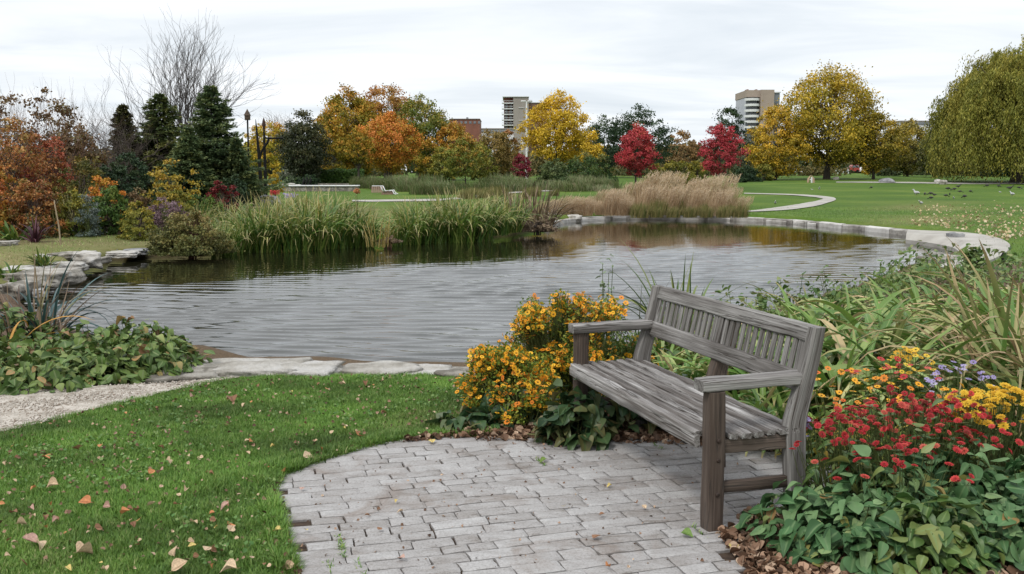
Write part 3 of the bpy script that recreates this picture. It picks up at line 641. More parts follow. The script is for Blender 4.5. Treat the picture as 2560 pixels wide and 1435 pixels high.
# left bank rocks: (px, py of base centre, width px, height px, flat, label)
for k, (px, py, wpx, hpx, dep, lab) in enumerate([
  (100, 712, 150, 40, .55, 'large flat pale limestone slab jutting over the water at the left bank'),
  (60, 690, 130, 26, .5, 'layered pale slab behind the large jutting one on the left bank'),
  (150, 680, 110, 26, .5, 'long low limestone block behind the jutting slab on the left bank'),
  (208, 668, 62, 44, .45, 'upright pale triangular boulder at the waterline of the left bank'),
  (158, 652, 66, 24, .4, 'rounded pale boulder behind the triangular one on the left bank'),
  (100, 655, 46, 20, .4, 'small grey boulder left of the small green fern on the left bank'),
  (245, 655, 30, 12, .3, 'small flat stone at the waterline right of the triangular boulder'),
  (300, 640, 74, 12, .4, 'long thin limestone slab along the waterline of the left bank'),
  (335, 632, 60, 10, .4, 'flat grey stone near the shrub at the far end of the left bank'),
  (275, 630, 50, 10, .4, 'low grey stone lying behind the thin slab on the left bank'),
  (42, 745, 50, 44, .35, 'rounded white boulder at the left picture edge above the dark leaves'),
  (8, 738, 44, 30, .35, 'cut off white block at the left picture edge beside the round boulder'),
  (82, 742, 30, 24, .3, 'small dark edged stone right of the rounded white boulder'),
  (20, 700, 60, 20, .45, 'weathered stone at the left picture edge above the round boulder'),
  (0, 612, 60, 9, .3, 'narrow pale stone in the dry grass at the left picture edge'),
  (120, 965, 66, 26, .2, 'smooth grey stone lying among the leafy plants beside the gravel path'),
  (310, 560, 40, 10, .4, 'weathered grey stone among the left garden shrubs')]):
    q = bp(px, py+2, -.12 if py > 625 and py < 900 else 0); s = q[1]/FPX
    mt_ = ROCKG if k in (8, 9, 12, 15) else ROCK
    rock('boulder', lab, (q[0], q[1]+.15, q[2]+hpx*s*.42), wpx*s*.55, max(dep, .18), max(.06, hpx*s*.52), rz=[-.1, .2, .3, .5, 0, .4, 0, .25, .2, .1, 0, .1, .5, 0, 0, .2, 0][k], mt=mt_, seed=20+k, flat=.9, group='rocks and slabs on the left bank')
# far coping of stone blocks
b = Buf()
a0, a1 = None, None
angs = []
cop_px = [(1362,552),(1440,553),(1600,548),(1900,554),(2100,571),(2280,590),(2385,606)]
cw = np.array([bp(x, y, WZ)[:2] for x, y in cop_px]); ca = np.unwrap(np.arctan2(cw[:, 1]-PC[1], cw[:, 0]-PC[0]))
aa_ = ca[0]; lo_ = ca[-1]
COP = noisy('coping_stone', [(.16, .145, .13), (.32, .30, .27), (.46, .44, .41), (.55, .53, .50)], 1.8, .92, .8, 14, dist=.03, useattr=True)
def cop_block(am0, am1, w0, w1, z0, z1):
    P_ = []
    k = 4
    rows = []
    for q in range(k+1):
        a_ = am0+(am1-am0)*q/k; rr = float(shore_r(a_)); dr = np.array([math.cos(a_), math.sin(a_)])
        j1, j2_ = random.gauss(0, .007), random.gauss(0, .01)
        jz = random.gauss(0, .003)
        sec = [(w0+j1+.03, z0), (w0+j1, z0+.5*(z1-z0)), (w0+j1+.005, z1-.025+jz), (w0+j1+.03, z1+jz), (w1-.04, z1+jz+.005), (w1+j2_, z1-.03), (w1+j2_, z0)]
        rows += [(PC[0]+dr[0]*(rr+s_), PC[1]+dr[1]*(rr+s_), zz_) for s_, zz_ in sec]
    m_ = 7; i, j = np.meshgrid(np.arange(k), np.arange(m_), indexing='ij'); j2 = (j+1) % m_
    r = random.random(); b.add(rows, np.stack([i*m_+j, i*m_+j2, (i+1)*m_+j2, (i+1)*m_+j], -1).reshape(-1, 4), r, np.array(rows))
    b.add(rows[:7], [list(range(7))[::-1]], r); b.add(rows[-7:], [list(range(7))], r)
while aa_ > lo_:
    ln = random.uniform(.55, 1.3); rr = float(shore_r(aa_)); da = ln/rr
    t_ = np.clip((ca[0]-aa_)/(ca[0]-lo_), 0, 1)
    zt = -.085+random.uniform(-.007, .007)
    cop_block(aa_, aa_-da+.012/rr, -.10+random.uniform(-.02, .02), .30+.5*max(0, t_-.6)+random.uniform(-.02, .02), -.5, zt)
    if random.random() < .35: cop_block(aa_-.1*da, aa_-da*.8, -.16, .0, -.5, -.13)
    aa_ -= da
b.obj('stone_coping', COP, label='low pale stone block edging along the far shore of the pond', category='stone edging', smooth=False)
# concrete landing slab at the right end of the pond
b = Buf()
so_ = [(2270,578),(2330,580),(2400,583),(2460,590),(2505,601),(2528,616),(2518,634),(2490,650),(2455,664),(2420,676)]
si_ = [(2265,586),(2310,591),(2350,597),(2378,602),(2396,610),(2402,620),(2396,632),(2375,645),(2345,657),(2318,668)]
so_ = np.array([bp(x, y, 0) for x, y in so_]); si_ = np.array([bp(x, y, -.0) for x, y in si_]); k = len(so_)
def dens(a): 
    t = np.linspace(0, 1, len(a)); t2 = np.linspace(0, 1, 40); q = np.stack([np.interp(t2, t, a[:, c]) for c in range(3)], 1)
    for _ in range(2): q[1:-1] = (q[:-2]+2*q[1:-1]+q[2:])/4
    return q
so2, si2 = dens(so_), dens(si_); k = 40
rows = [np.column_stack([si2[:, :2], np.full(k, -.5)]), np.column_stack([si2[:, :2], np.full(k, -.13)]), np.column_stack([(si2[:, :2]*.8+so2[:, :2]*.2), np.full(k, .015)]), np.column_stack([so2[:, :2], np.full(k, .04)]), np.column_stack([so2[:, :2], np.full(k, -.1)])]
V = np.concatenate(rows); i, j = np.meshgrid(np.arange(4), np.arange(k-1), indexing='ij')
b.add(V, np.stack([i*k+j, i*k+j+1, (i+1)*k+j+1, (i+1)*k+j], -1).reshape(-1, 4), .6)
b.obj('shore_walkway', CONC, kind='structure', smooth=False)
for k, (px, py, w_, h_, lab) in enumerate([(2388, 594, 40, 14, 'dark block standing at the corner where coping meets the walkway'), (2335, 655, 70, 14, 'pale cracked stone at the right end of the water below the walkway'), (2390, 650, 60, 10, 'flat pale stone beside the walkway at the right shore'), (2420, 600, 40, 8, 'small dark stone in the walkway notch')]):
    q = bp(px, py, 0); s = q[1]/FPX
    if k == 3: continue
    rock('boulder', lab, (q[0], q[1], -.06), w_*s*.5, .35 if k else .22, .16 if k else .20, rz=.2*k, mt=ROCKG if k == 0 else ROCK, seed=60+k, flat=.8, group='stones at the right shore')
for k, (px, py, w_, h_, lab) in enumerate([(1395, 551, 60, 12, 'flat pale stone in the water at the left end of the far edging'), (1432, 553, 40, 10, 'small broken slab at the tip of the stone spit on the far shore'), (1345, 566, 50, 12, 'pale stone between the brown shrub and the far edging')]):
    q = bp(px, py, WZ); s = q[1]/FPX
    rock('boulder', lab, (q[0], q[1], -.16), w_*s*.55, .5, .2, rz=.1*k, seed=70+k, flat=.8, group='stones at the far shore spit')

# ------------------------------------------------------------ trees
def prof_round(t): return np.sqrt(np.clip(1-(2*t-1)**2, 0, 1))**.85
def prof_egg(t): return np.clip(np.sin(np.pi*np.clip(t, 0, 1)**.8), 0, 1)**.7
def prof_vase(t): return np.clip(.30+.85*np.sin(np.pi*.5*np.clip(t*1.25, 0, 1)), 0, 1)*np.clip((1-t)*2.6, 0, 1)**.6
def prof_cone(t): return np.clip(1-t, 0, 1)**.85
def prof_low(t): return np.clip(1-t**2.2, 0, 1)**.5
def prof_flame(t): return np.clip(np.sin(np.pi*np.clip(t, 0, 1)**.6), 0, 1)
PF = dict(round=prof_round, egg=prof_egg, vase=prof_vase, cone=prof_cone, low=prof_low, flame=prof_flame)
def crown_clumps(H, Rx, cb, prof, nc, ry=None, rough=.22, fill=.45):
    n = nc*4; t = rng.random(n)**(1.5 if prof == 'low' else 1.); p_ = PF[prof](t); keep = rng.random(n) < (p_**1.3+.05); t = t[keep][:nc]; p_ = p_[keep][:nc]
    th = rng.uniform(0, 2*np.pi, len(t)); ph = rng.uniform(0, 6.28, 3)
    ir = 1+rough*(np.sin(2*th+ph[0]+t*3)+np.sin(3*th+ph[1]-t*4)*.7+np.sin(5*th+ph[2]+t*7)*.5)*.6
    rr = np.sqrt(rng.uniform(fill**2, 1, len(t)))*p_*ir
    z = cb*H+(H-cb*H)*(t+rng.normal(0, .02, len(t)))
    return np.column_stack([rr*Rx*np.cos(th), rr*(ry or Rx)*np.sin(th), z])
def tree(name, label, px, top, wpx, D, pal, prof='egg', cb=.2, nc=150, nl=70, lf=.2, trunk=.022, bark=None, cl=.13, sparse=0, cat='tree', group=None, base=None, rough=.25, stems=1, fill=.45, mixpal=None, up=.25, topc=.38, mat_=None, twigs=0, jit=0, ry=None, shape=DIA):
    q = atD(px, D) if base is None else np.array([*base[:2], base[2]])
    H = zat(top, q[1])-q[2]; Rx = wpx/2*q[1]/FPX
    cc = crown_clumps(H, Rx*.93, cb, prof, nc, ry, rough, fill)
    root = thing(name, label, cat, q, 0, group)
    cr = cl*max(Rx, H*(1-cb)*.5)
    b = Buf(); n = len(cc)*nl; ci = np.repeat(np.arange(len(cc)), nl)
    cs = rng.uniform(.6, 1.35, len(cc)); crn = rng.random(len(cc))
    off = rng.normal(0, 1, (n, 3))*np.array([1, 1, .62])*cr*cs[ci][:, None]*.62
    P_ = cc[ci]+off
    P_[:, 2] = np.maximum(P_[:, 2], .05)
    outv = nrm(np.column_stack([P_[:, 0], P_[:, 1], (P_[:, 2]-H*.5)*.8])); X, Y, Z = frames(n, up, outv, .55)
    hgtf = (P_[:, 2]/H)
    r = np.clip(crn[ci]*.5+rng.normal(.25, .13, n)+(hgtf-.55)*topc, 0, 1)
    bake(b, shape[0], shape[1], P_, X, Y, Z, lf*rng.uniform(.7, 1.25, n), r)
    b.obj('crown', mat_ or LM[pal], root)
    tb = Buf(); bk_ = bark or BARK
    r0 = max(.03, trunk*H)
    for s_ in range(stems):
        ox, oy = (0, 0) if stems == 1 else (rng.normal(0, r0*1.5), rng.normal(0, r0*1.5))
        tz = H*(cb+(1-cb)*.72); lean = rng.normal(0, .02*H, 2)*(1 if stems == 1 else 4)
        zt = np.linspace(0, 1, 9); pts = np.column_stack([ox+lean[0]*zt**1.5+rng.normal(0, .006*H, 9)*zt, oy+lean[1]*zt**1.5, zt*tz-.1*(zt == 0)])
        tube(tb, pts, r0/(stems**.4)*(1-.85*zt)**1. * (1+.5*np.exp(-zt*18)), 8)
        # limbs reach for the clumps
        sel = rng.choice(len(cc), min(len(cc), (26 if stems == 1 else 12)+twigs), replace=False)
        for k in sel:
            c = cc[k]; hz = min(c[2]*.75, tz*.95)*rng.uniform(.55, .95); hz = max(hz, cb*H*.6)
            k0 = hz/tz; st_ = np.array([np.interp(k0, zt, pts[:, 0]), np.interp(k0, zt, pts[:, 1]), hz])
            mid = (st_+c)/2+np.array([0, 0, -.04*H*rng.random()])+rng.normal(0, .015*H, 3)
            tq = np.linspace(0, 1, 6)[:, None]; cv = (1-tq)**2*st_+2*tq*(1-tq)*mid+tq**2*c
            rl = max(.008, r0*.42*(1-k0*.75)/(stems**.3)); tube(tb, cv, rl*(1-.85*tq[:, 0]), 5)
    tb.obj('trunk', bk_, root)
    return root
def bare_tree(name, label, px, top, wpx, D, m_, stems=9, depth=4, r0=.05, base=None, wig=.10, spread=.5, cat='tree', split=3, group=None, lean0=.1):
    q = atD(px, D) if base is None else np.array(base, float)
    H = zat(top, q[1])-q[2]; Rx = wpx/2*q[1]/FPX
    root = thing(name, label, cat, q, 0, group); tb = Buf()
    def grow(p_, d, ln, r, dep):
        n = 6; pts = [p_]; dd = d.copy()
        for k in range(n):
            dd = nrm(dd+rng.normal(0, wig, 3)+np.array([0, 0, .045])); pts.append(pts[-1]+dd*ln/n)
        tube(tb, pts, np.linspace(r, r*.55, n+1), 5 if dep > 1 else 4)
        if dep <= 0: return
        for s in range(split):
            k = rng.integers(2, n+1) if s else n
            a = rng.normal(0, spread*.6, 3); nd = nrm(dd+a*np.array([1, 1, .5]))
            grow(pts[k], nd, ln*rng.uniform(.6, .85), r*.55, dep-1)
    tot = sum(.72**k for k in range(depth+1))
    for s in range(stems):
        th = rng.uniform(0, 6.28); hx = (s+.5)/stems*2-1
        d = nrm(np.array([hx*Rx/H*1.15+rng.normal(0, .05), rng.normal(0, Rx/H*.5), 1]))
        grow(np.array([hx*Rx*lean0, rng.normal(0, .1), 0.]), d, H/tot*1.02, r0*rng.uniform(.7, 1.1), depth)
    tb.obj('branches', m_, root)
    return root
TWIG = noisy('twig', [(.06, .045, .038), (.13, .105, .09)], 5, .9, .2)
TWIGR = noisy('twig_red', [(.08, .04, .03), (.17, .09, .06)], 5, .9, .2)

gt = 'trees of the park beyond the pond'
# far tree line that only fills the gaps between the nearer trees
b = Buf()
for k in range(150):
    px = rng.uniform(-500, 3100); D = rng.uniform(165, 215); q = atD(px, D); top = rng.uniform(352, 402); H = zat(top, D)-q[2]; n = 420
    w = rng.uniform(3, 6.5); th = rng.uniform(0, 6.28, n); ph = np.arccos(rng.uniform(-1, 1, n)); rr = rng.uniform(.55, 1, n)
    P_ = np.column_stack([q[0]+np.cos(th)*np.sin(ph)*w*rr, D+np.sin(th)*np.sin(ph)*w*rr*.6, q[2]+H*.5+np.cos(ph)*H*.5*rr]); X, Y, Z = frames(n, .1)
    bake(b, *DIA, P_, X, Y, Z, rng.uniform(.7, 1.2, n), np.clip(rng.random()*.8+rng.normal(.1, .12, n), 0, 1))
for k in range(110):
    px = rng.uniform(560, 2700); D = rng.uniform(122, 140); q = atD(px, D); top = rng.uniform(404, 430); H = zat(top, D)-q[2]+.3; n = 420; w = rng.uniform(1.5, 3.5)
    if 2075 < px < 2200: continue
    th = rng.uniform(0, 6.28, n); u_ = rng.random(n)**.5; P_ = np.column_stack([q[0]+np.cos(th)*w*u_, D+np.sin(th)*w*.6*u_, q[2]+H*rng.random(n)*(1-.5*u_**2)]); X, Y, Z = frames(n, .1)
    bake(b, *DIA, P_, X, Y, Z, rng.uniform(.25, .45, n), np.clip(rng.random()*.7+rng.normal(0, .12, n), 0, 1))
FARM = leafmat('leaf_far', [(.03, .05, .02), (.07, .085, .03), (.15, .12, .04), (.20, .13, .05)], rough=.7)
b.obj('distant_woods', FARM, kind='stuff', label='far line of mixed green and brown woods behind the park', category='woods')

tree('maple_tree', 'tall olive and orange maple left of the bright orange tree', 872, 226, 200, 96, 'maple', 'egg', .2, 250, 75, .21, group=gt, rough=.35)
tree('maple_tree', 'tallest brown orange maple rising behind the bright orange tree', 968, 206, 200, 106, 'rust', 'egg', .2, 260, 70, .20, group=gt, rough=.35, mat_=leafmat('leaf_brownorange', [(.12,.09,.02),(.24,.15,.03),(.42,.20,.04),(.40,.17,.04)]))
tree('maple_tree', 'green maple with an uneven top right of the bright orange tree', 1052, 240, 175, 100, 'green', 'egg', .2, 230, 70, .20, group=gt, rough=.4, mat_=leafmat('leaf_greenolive', [(.06,.09,.02),(.11,.15,.025),(.20,.20,.03),(.34,.22,.035)]))
tree('maple_tree', 'bright orange spreading tree with many stems in the middle group', 975, 284, 175, 86, 'orange', 'vase', .16, 190, 80, .16, stems=5, trunk=.018, group=gt, rough=.12, up=.4)
tree('maple_tree', 'small orange tree at the left end of the yellow and orange group', 838, 322, 90, 92, 'orange', 'round', .15, 80, 60, .17, group=gt, mat_=LM['maple'])
tree('young_tree', 'slender green and orange tree with a thin bare trunk by the grey green planting', 1165, 338, 110, 68, 'maple', 'egg', .24, 110, 60, .13, trunk=.014, group=gt, mat_=leafmat('leaf_youngmix', [(.08,.12,.025),(.15,.19,.03),(.28,.24,.04),(.48,.22,.04)]))
tree('young_tree', 'slim tree with a tall bare brown trunk right of the clipped hedge', 899, 318, 74, 73, 'maple', 'egg', .42, 90, 55, .12, trunk=.022, group=gt)
tree('maple_tree', 'orange brown tree in front of the low brick building', 1135, 302, 110, 96, 'orange', 'egg', .18, 120, 60, .19, group=gt, mat_=leafmat('leaf_ob', [(.13,.13,.02),(.30,.22,.03),(.48,.24,.03),(.48,.18,.04)]))
tree('brown_tree', 'brownish olive tree between the low building and the lamp pole', 1235, 318, 130, 92, 'brownish', 'egg', .12, 130, 60, .18, group=gt)
tree('brown_tree', 'orange topped tree standing at the foot of the balcony tower', 1270, 322, 70, 104, 'rust', 'egg', .2, 80, 50, .18, group=gt, mat_=leafmat('leaf_ot', [(.09,.09,.02),(.18,.12,.03),(.36,.13,.04)]))
tree('yellow_tree', 'golden yellow tree beside the white lamp pole', 1393, 228, 162, 88, 'gold', 'egg', .22, 240, 75, .17, group=gt, rough=.32, mat_=leafmat('leaf_gold', [(.24,.20,.02),(.46,.32,.02),(.64,.42,.03),(.74,.50,.05)]))
tree('yellow_tree', 'narrow flame shaped yellow tree right of the golden one', 1481, 316, 56, 84, 'yellow', 'flame', .2, 70, 60, .14, group=gt)
tree('green_tree', 'dark green loose crowned tree behind the left red maple', 1598, 268, 170, 112, 'green', 'egg', .1, 220, 50, .2, group=gt, rough=.4, mat_=LM['dark'])
tree('green_tree', 'green tree between the yellow tree and the left red maple', 1508, 290, 130, 116, 'green', 'egg', .1, 150, 50, .2, group=gt, rough=.4, mat_=leafmat('leaf_dg2', [(.02,.045,.018),(.04,.07,.03),(.08,.11,.045)]))
RED1 = leafmat('leaf_red', [(.15,.03,.02),(.32,.035,.04),(.48,.05,.065),(.46,.13,.07)])
tree('red_maple', 'bright red maple standing left of the tan grasses tallest plumes', 1587, 309, 112, 72, 'red', 'egg', .20, 150, 62, .12, trunk=.016, group='red maples', mat_=RED1, rough=.34, cl=.12)
tree('red_maple', 'bright red maple standing nearest the tall right hand apartment tower', 1795, 311, 116, 70, 'red', 'egg', .22, 130, 62, .12, trunk=.016, group='red maples', mat_=leafmat('leaf_red2', [(.15,.045,.025),(.30,.04,.04),(.44,.045,.065),(.50,.07,.08)]), rough=.34, cl=.12)
tree('red_maple', 'small dark red tree at the foot of the white lamp pole', 1305, 378, 44, 80, 'red', 'round', .1, 50, 50, .12, group='red maples', mat_=leafmat('leaf_red3', [(.09,.012,.02),(.20,.02,.035),(.30,.03,.05)]))
DG = leafmat('leaf_lowgreen', [(.02,.05,.015),(.045,.09,.025),(.09,.13,.03),(.22,.17,.04)])
for px, top, w, D, lab in [(1455, 384, 110, 76, 'low spreading dark green tree with several trunks right of the golden tree'), (1382, 398, 90, 70, 'low pale green bush in front of the golden tree'), (1500, 380, 70, 80, 'small dark green tree with twin trunks under the narrow yellow tree'), (1692, 396, 100, 74, 'yellow green bush between the two red maples'), (1740, 402, 60, 80, 'small green bush just left of the right red maple'), (1640, 410, 60, 78, 'olive bush at the right foot of the left red maple')]:
    tree('spreading_bush', lab, px, top, w, D, 'green', 'low', .12, 80, 70, .13, stems=3, group='low bushes beyond the pond', cat='bush', mat_=DG if px in (1455, 1500) else LM['olive'] if px > 1600 else leafmat('leaf_pg', [(.05,.09,.03),(.10,.14,.05),(.18,.20,.07)]))
tree('autumn_tree', 'hazy orange tree far back between the two red maples', 1698, 330, 90, 130, 'brownish', 'round', .05, 90, 50, .26, group=gt, mat_=leafmat('leaf_ho', [(.12,.10,.05),(.24,.15,.06),(.34,.19,.07)]))
tree('green_tree', 'dark green round tree left of the apartment tower with curved balconies', 1815, 272, 86, 132, 'dark', 'round', .15, 90, 55, .26, group=gt)
tree('green_tree', 'grey green loose tree in front of the apartment tower', 1872, 318, 80, 112, 'brownish', 'egg', .1, 80, 45, .2, group=gt, mat_=leafmat('leaf_gg', [(.05,.06,.03),(.10,.11,.06),(.16,.15,.09)]))
BY = leafmat('leaf_bigyellow', [(.10,.10,.015),(.24,.20,.02),(.46,.32,.025),(.64,.42,.04)], nscale=.25, vary=.16)
tree('large_yellow_tree', 'largest golden yellow tree, broad crown rising right of the apartment tower', 2062, 168, 275, 102, 'yellow', 'egg', .14, 400, 80, .21, trunk=.026, group=gt, rough=.32, mat_=BY, twigs=25)
tree('large_yellow_tree', 'yellow tree leaning out at the left foot of the largest golden tree', 1935, 266, 150, 99, 'gold', 'egg', .06, 200, 65, .2, trunk=.018, group=gt, rough=.3, mat_=leafmat('leaf_by2', [(.14,.13,.02),(.34,.25,.025),(.54,.34,.03),(.64,.36,.04)]))
tree('large_yellow_tree', 'olive yellow tree at the right side of the largest golden tree', 2178, 282, 160, 100, 'olive', 'egg', .16, 210, 65, .2, group=gt, rough=.3, mat_=leafmat('leaf_by3', [(.08,.085,.015),(.17,.15,.02),(.34,.25,.03),(.50,.33,.04)]))
tree('olive_tree', 'olive yellow tree between the golden trees and the willow', 2262, 303, 140, 118, 'olive', 'egg', .08, 170, 60, .24, group=gt, mat_=leafmat('leaf_ol2', [(.08,.085,.02),(.20,.17,.03),(.38,.27,.04)]))
tree('olive_tree', 'dark olive tree partly hidden by the left edge of the willow', 2330, 300, 90, 110, 'dark', 'egg', .06, 110, 55, .22, group=gt, mat_=leafmat('leaf_ol3', [(.04,.055,.015),(.085,.09,.025),(.18,.15,.035)]))
tree('small_yellow_tree', 'small bright yellow tree low under the large golden trees', 2170, 388, 62, 118, 'yellow', 'round', .12, 60, 60, .18, group=gt)
for px, top, w, D, lab in [(1868, 416, 70, 92, 'dark green shrub right of the right red maple'), (1905, 408, 60, 96, 'olive shrub left of the largest golden tree'), (1845, 425, 40, 88, 'smallest dark shrub at the edge of the far lawn')]:
    tree('shrub', lab, px, top, w, D, 'dark', 'low', .02, 60, 60, .15, stems=3, group='shrubs at the far lawn edge', cat='shrub', mat_=LM['dark'] if px != 1905 else LM['olive'])
# left and middle background
tree('dark_tree', 'dark olive dense tree right of the black poles', 762, 280, 130, 76, 'dark', 'egg', .08, 210, 75, .15, group=gt, mat_=leafmat('leaf_dkol', [(.018,.026,.012),(.032,.042,.018),(.06,.065,.025),(.12,.10,.04)]), rough=.2)
tree('yellow_tree', 'rounded yellow green tree with an orange left side behind the black poles', 678, 308, 125, 94, 'olive', 'round', .08, 150, 65, .18, group=gt, mat_=leafmat('leaf_yg', [(.20,.20,.03),(.36,.32,.03),(.50,.34,.04),(.60,.28,.05)]))
bare_tree('bare_tree', 'distant leafless grey tree above the rounded yellow green tree', 722, 262, 120, 125, TWIG, 7, 4, .09, wig=.14, spread=.8, group=gt)
for px, top, w, D, lab in [(1075, 345, 90, 92, 'orange green tree filling the gap right of the bright orange tree'), (905, 345, 80, 96, 'yellow olive tree low behind the thin brown trunk'), (1200, 355, 80, 84, 'dull green bushy tree behind the grey green planting'), (1110, 372, 70, 82, 'low olive tree behind the lavender haze of the planting')]:
    tree('filler_tree', lab, px, top, w, D, 'maple', 'egg', .06, 90, 55, .17, group=gt, mat_=LM['maple'] if px in (1075, 905) else LM['olive'])
# the willow
def willow():
    q = atD(2535, 88); H = zat(96, 88)-q[2]; Rx = 8.0
    root = thing('weeping_willow', 'huge weeping willow with hanging olive strands at the right picture edge', 'tree', q)
    b = Buf(); cx = 1.2; nc_ = 860
    # cascades: clusters of short hanging strands laid over a lumpy dome, longest along the skirt
    th = rng.uniform(0, 2*np.pi, nc_); ph = np.arccos(rng.uniform(.02, 1, nc_)); sh_ = rng.uniform(.72, 1.0, nc_)
    lump = 1+.09*np.sin(3*th+1)+.06*np.sin(5*th+2*ph)+rng.normal(0, .035, nc_)
    hx = cx+Rx*.97*np.sin(ph)*np.cos(th)*sh_*lump*1.04; hy = Rx*.8*np.sin(ph)*np.sin(th)*sh_*lump; hz = H*.34+H*.62*np.cos(ph)*sh_*lump
    low = rng.random(nc_) < .34; hz = np.where(low & (ph > .9), hz*rng.uniform(.55, .95, nc_), hz)
    m1 = 16; ci = np.repeat(np.arange(nc_), m1); ns = len(ci); tone = rng.random(nc_)
    sx = hx[ci]+rng.normal(0, .38, ns); sy = hy[ci]+rng.normal(0, .38, ns); sz = hz[ci]+rng.normal(0, .18, ns)
    ln = np.where(hz[ci] < H*.45, rng.uniform(1.5, 4.8, ns), rng.uniform(.8, 2.4, ns)); ln = np.minimum(ln, np.maximum(sz-rng.uniform(.15, 1.6, ns), .3))
    seg = 15; t = np.linspace(0, 1, seg); o_d = np.stack([np.cos(th[ci]), np.sin(th[ci])], 1); wnd = rng.normal(.12, .18, ns)
    px_ = sx[:, None]+o_d[:, :1]*(1-np.exp(-t*3))[None]*.55+rng.normal(0, .06, (ns, seg))+wnd[:, None]*t[None]**2*ln[:, None]*.5
    py_ = sy[:, None]+o_d[:, 1:]*(1-np.exp(-t*3))[None]*.55+rng.normal(0, .06, (ns, seg))
    pz_ = sz[:, None]+.16*np.sin(np.minimum(t*6, np.pi))[None]-ln[:, None]*t[None]
    P_ = np.stack([px_, py_, pz_], -1).reshape(-1, 3); n = len(P_)
    Y = nrm(np.column_stack([rng.normal(0, .45, n), rng.normal(0, .45, n), -np.ones(n)])); X = nrm(np.cross(Y, rng.normal(size=(n, 3)))); Z = np.cross(X, Y)
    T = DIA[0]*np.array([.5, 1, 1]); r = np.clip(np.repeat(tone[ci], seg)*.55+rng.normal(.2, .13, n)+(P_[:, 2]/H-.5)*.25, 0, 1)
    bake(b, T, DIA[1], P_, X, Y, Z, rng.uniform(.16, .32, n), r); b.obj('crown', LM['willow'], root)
    tb = Buf(); zt = np.linspace(0, 1, 8); tube(tb, np.column_stack([.5*zt**2, 0*zt, zt*H*.6-.1]), .42*(1-.6*zt)+.25*np.exp(-zt*14), 10)
    for k in range(26):
        a = rng.uniform(0, 6.28); r_ = rng.uniform(.4, .85)*Rx; z0 = H*rng.uniform(.25, .55); e = np.array([cx+r_*math.cos(a), r_*.8*math.sin(a), H*rng.uniform(.6, .8)])
        tq = np.linspace(0, 1, 7)[:, None]; s_ = np.array([.3, 0, z0]); md_ = (s_+e)/2+np.array([0, 0, .12*H]); tube(tb, (1-tq)**2*s_+2*tq*(1-tq)*md_+tq**2*e, .15*(1-.8*tq[:, 0]), 6)
    tb.obj('trunk', BARK, root)
willow()
tree('green_tree', 'dark tree standing behind the hanging strands of the willow', 2480, 330, 150, 120, 'dark', 'low', .02, 110, 50, .3, group=gt)

# ------------------------------------------------------------ conifers of the left garden
def conifer(label, px, top, wpx, D, m_, basez=None, dens=1.):
    q = atD(px, D); H = zat(top, D)-q[2]; Rx = wpx/2*D/FPX
    root = thing('spruce_tree', label, 'tree', q, 0, 'dark conifers of the left garden'); b = Buf(); tb = Buf()
    P_ = []; Dv = []; RR = []
    z = .12*H; 
    while z < H*.985:
        f = 1-z/H; L_ = Rx*(f**.80)*1.04+.04; nb = int((13+12*f)*dens)
        for k in range(nb):
            a = rng.uniform(0, 6.28); l_ = L_*rng.uniform(.55, 1.22)*(1+.18*math.sin(a*2+z*1.5)); d = np.array([math.cos(a), math.sin(a), 0]); dz = rng.uniform(-.12, .22)
            n = int(20+l_*60); s = rng.random(n)**.7; lat = rng.normal(0, .13, n)*l_*(1-s*.55); side = np.array([-d[1], d[0], 0])
            c = d*(s*l_)[:, None]+side*lat[:, None]; c[:, 2] = z+s*l_*dz-.18*l_*s**2+.14*l_*s**5+rng.normal(0, .025, n)-np.abs(lat)*.12
            P_.append(c); dd = nrm(d+side*np.sign(lat)[:, None]*.6+rng.normal(0, .28, (n, 3))); Dv.append(dd); RR.append(np.clip(rng.random()*.6+s*.25+rng.normal(.05, .12, n), 0, 1))
            if k % 2 == 0: tube(tb, [(0, 0, z), tuple(d*l_*.5+np.array([0, 0, z+.5*l_*dz-.045*l_])), tuple(d*l_*.9+np.array([0, 0, z+.9*l_*dz-.11*l_]))], [.012+.01*f, .008, .004], 4)
        z += H*.026*(1+.5*f)
    P_ = np.concatenate(P_); Y = np.concatenate(Dv); RR = np.concatenate(RR); n = len(P_)
    X = nrm(np.cross(Y, np.array([0, 0, 1.])+rng.normal(0, .5, (n, 3)))); Z = np.cross(X, Y)
    T = DIA[0]*np.array([.62, 1, 1]); bake(b, T, DIA[1], P_, X, Y, Z, rng.uniform(.10, .18, n), RR)
    b.obj('crown', m_, root); tube(tb, [(0, 0, -.1), (0, 0, H*.5), (0, 0, H*1.02)], [.09, .055, .012], 8); tb.obj('trunk', BARK, root)
conifer('tallest dark green spruce at the right end of the left garden', 538, 212, 270, 42, LM['fir'])
conifer('dark spruce low in front between the two tallest ones', 480, 318, 150, 40, LM['fir'])
conifer('broad dark spruce filling the space behind the yellow leaved sapling', 395, 300, 190, 45, LM['firg'])
conifer('small bluish spruce at the right foot of the tallest one', 596, 345, 100, 41, LM['fir'])
conifer('dark spruce left of the tallest one, behind the yellow leaved sapling', 412, 232, 255, 44, LM['firg'])
conifer('small narrow brownish green spruce left of the other conifers', 322, 262, 150, 43, leafmat('leaf_fir3', [(.045,.05,.02),(.08,.085,.03),(.13,.11,.04)]))
CONT = leafmat('leaf_x', [(.04,.05,.02),(.1,.1,.03)])
bare_tree('contorted_bare_tree', 'tall leafless tree with wavy grey branches rising behind the dark conifers', 458, 70, 190, 50, noisy('twig_grey', [(.045,.04,.038),(.10,.085,.08)], 6, .9, .3), 16, 4, .06, wig=.15, spread=.36, split=3)
